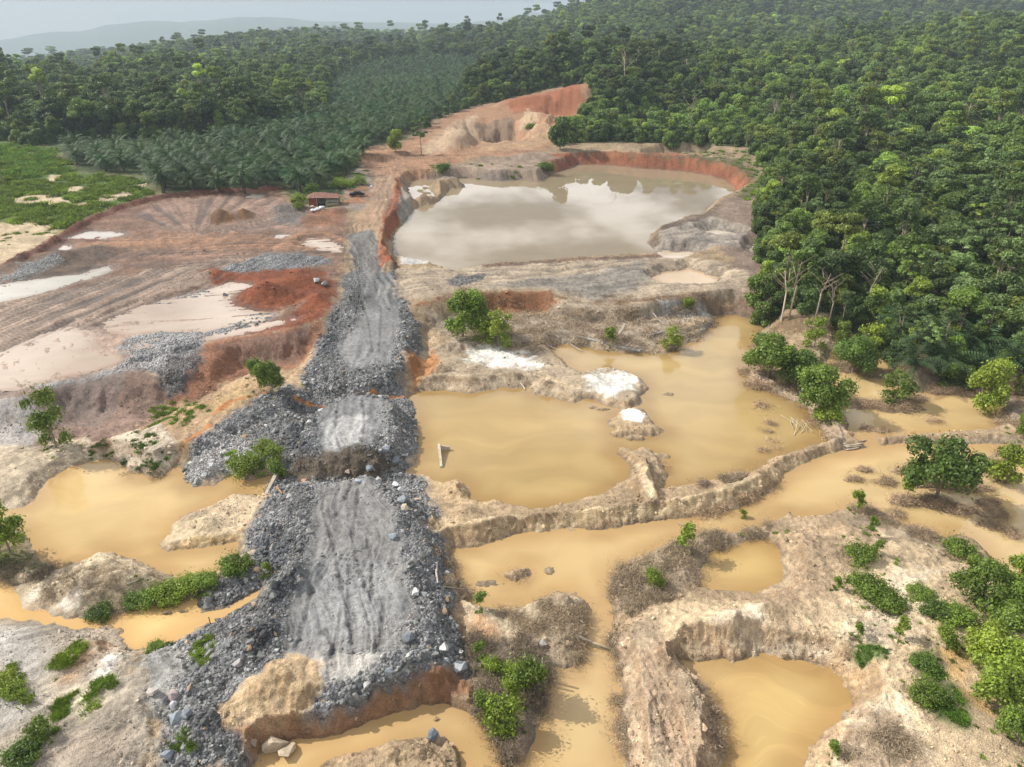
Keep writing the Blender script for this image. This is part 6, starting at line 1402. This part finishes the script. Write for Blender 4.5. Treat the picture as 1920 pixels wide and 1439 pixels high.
M_CAR, M_GLASS, M_TYRE, M_RIM, M_LAMP, M_TAIL = plain('black_car_paint', (.012, .013, .015), .25, 0, .1), plain('dark_glass', (.03, .035, .04), .05, 0, .05), plain('rubber', (.02, .02, .02), .9), plain('wheel_rim', (.35, .35, .36), .4, .8), plain('lamp_glass', (.6, .6, .58), .2), plain('red_lamp', (.35, .02, .02), .3)
p = hit(670, 368)
car = thing('parked_car', 'black car parked on red soil beside the dirt road', 'car', (p.x, p.y, p.z), .15)
body = [(-2.2, .35), (-2.25, .75), (-2.1, .95), (-1.0, 1.02), (-.45, 1.48), (.85, 1.52), (1.55, 1.05), (2.1, .98), (2.22, .7), (2.2, .35)]
add('body', prism('body', body, 1.7, M_CAR, .06), car)
for s in (-1, 1):
    add('side_window', prism('side_window', [(-.75, 1.04), (-.38, 1.40), (.8, 1.43), (1.3, 1.06)], .02, M_GLASS, 0), car, (0, s * .855, 0))
    add('headlight', boxm('headlight', (-.04, -.2, .68), (.04, .2, .84), M_LAMP, .01), car, (-2.22, s * .58, 0)); add('taillight', boxm('taillight', (-.03, -.16, .72), (.03, .16, .92), M_TAIL, .01), car, (2.18, s * .62, 0))
    for u in (-1.4, 1.35):
        V, F = [], []; tube(V, F, (0, -.1, 0), (0, .1, 0), .34, .34, 16); w = add('wheel', np_mesh('wheel', np.array(V), np.array(F), M_TYRE), car, (u, s * .8, .34))
        V, F = [], []; tube(V, F, (0, -.115, 0), (0, .115, 0), .2, .2, 12); cap = [(12 + i) for i in range(12)]; me = np_mesh('rim', np.array(V), np.array(F), M_RIM); add('rim', me, w)
add('windscreen', prism('windscreen', [(-.78, -.02), (.0, -.02), (.0, .0), (-.78, .0)], 1.4, M_GLASS, 0), car, (-.42, 0, 1.47), (0, -.70, 0)); add('rear_window', prism('rear_window', [(.0, -.02), (.72, -.02), (.72, .0), (.0, .0)], 1.4, M_GLASS, 0), car, (.9, 0, 1.51), (0, .6, 0))
p = hit(1608, 138)
t = thing('far_hut', 'tiny whitish-roofed hut showing among trees on the right hillside', 'hut', (p.x, p.y, p.z + 6), .3)
M_WROOF = plain('pale_roof_sheet', (.75, .77, .78), .4)
add('wall', boxm('wall', (-5, -3, -7), (5, 3, 2.4), M_PLANK), t); add('roof', prism('roof', [(-5.8, 2.4), (5.8, 2.4), (4.8, 5.0), (-4.8, 5.0)], 7.5, M_WROOF, 0), t)

# ------------------------------------------------------------------ air
bm = bmesh.new(); bmesh.ops.create_cube(bm, size=1)
me = bpy.data.meshes.new('haze'); bm.to_mesh(me); bm.free()
M_AIR = bpy.data.materials.new('hazy_air'); M_AIR.use_nodes = True; nt = M_AIR.node_tree; nt.nodes.clear()
out = nt.nodes.new('ShaderNodeOutputMaterial'); pv = nt.nodes.new('ShaderNodeVolumePrincipled')
pv.inputs['Color'].default_value = (.74, .88, 1.0, 1); pv.inputs['Density'].default_value = HAZE; pv.inputs['Anisotropy'].default_value = 0
nt.links.new(pv.outputs[0], out.inputs['Volume']); me.materials.append(M_AIR)
zlo, zhi = float(GZ.min()) - 1.5, max(float(GZ.max()) + 40, CAM_H + 20)
tag(add('haze', me, None, (0, 0, (zlo + zhi) / 2), (0, 0, 0), (19000, 19000, zhi - zlo)), 'pale hazy air', None, None, 'stuff')
print('triangles', sum(len(m.polygons) for m in bpy.data.meshes), 'script', round(time.time() - T0, 1))
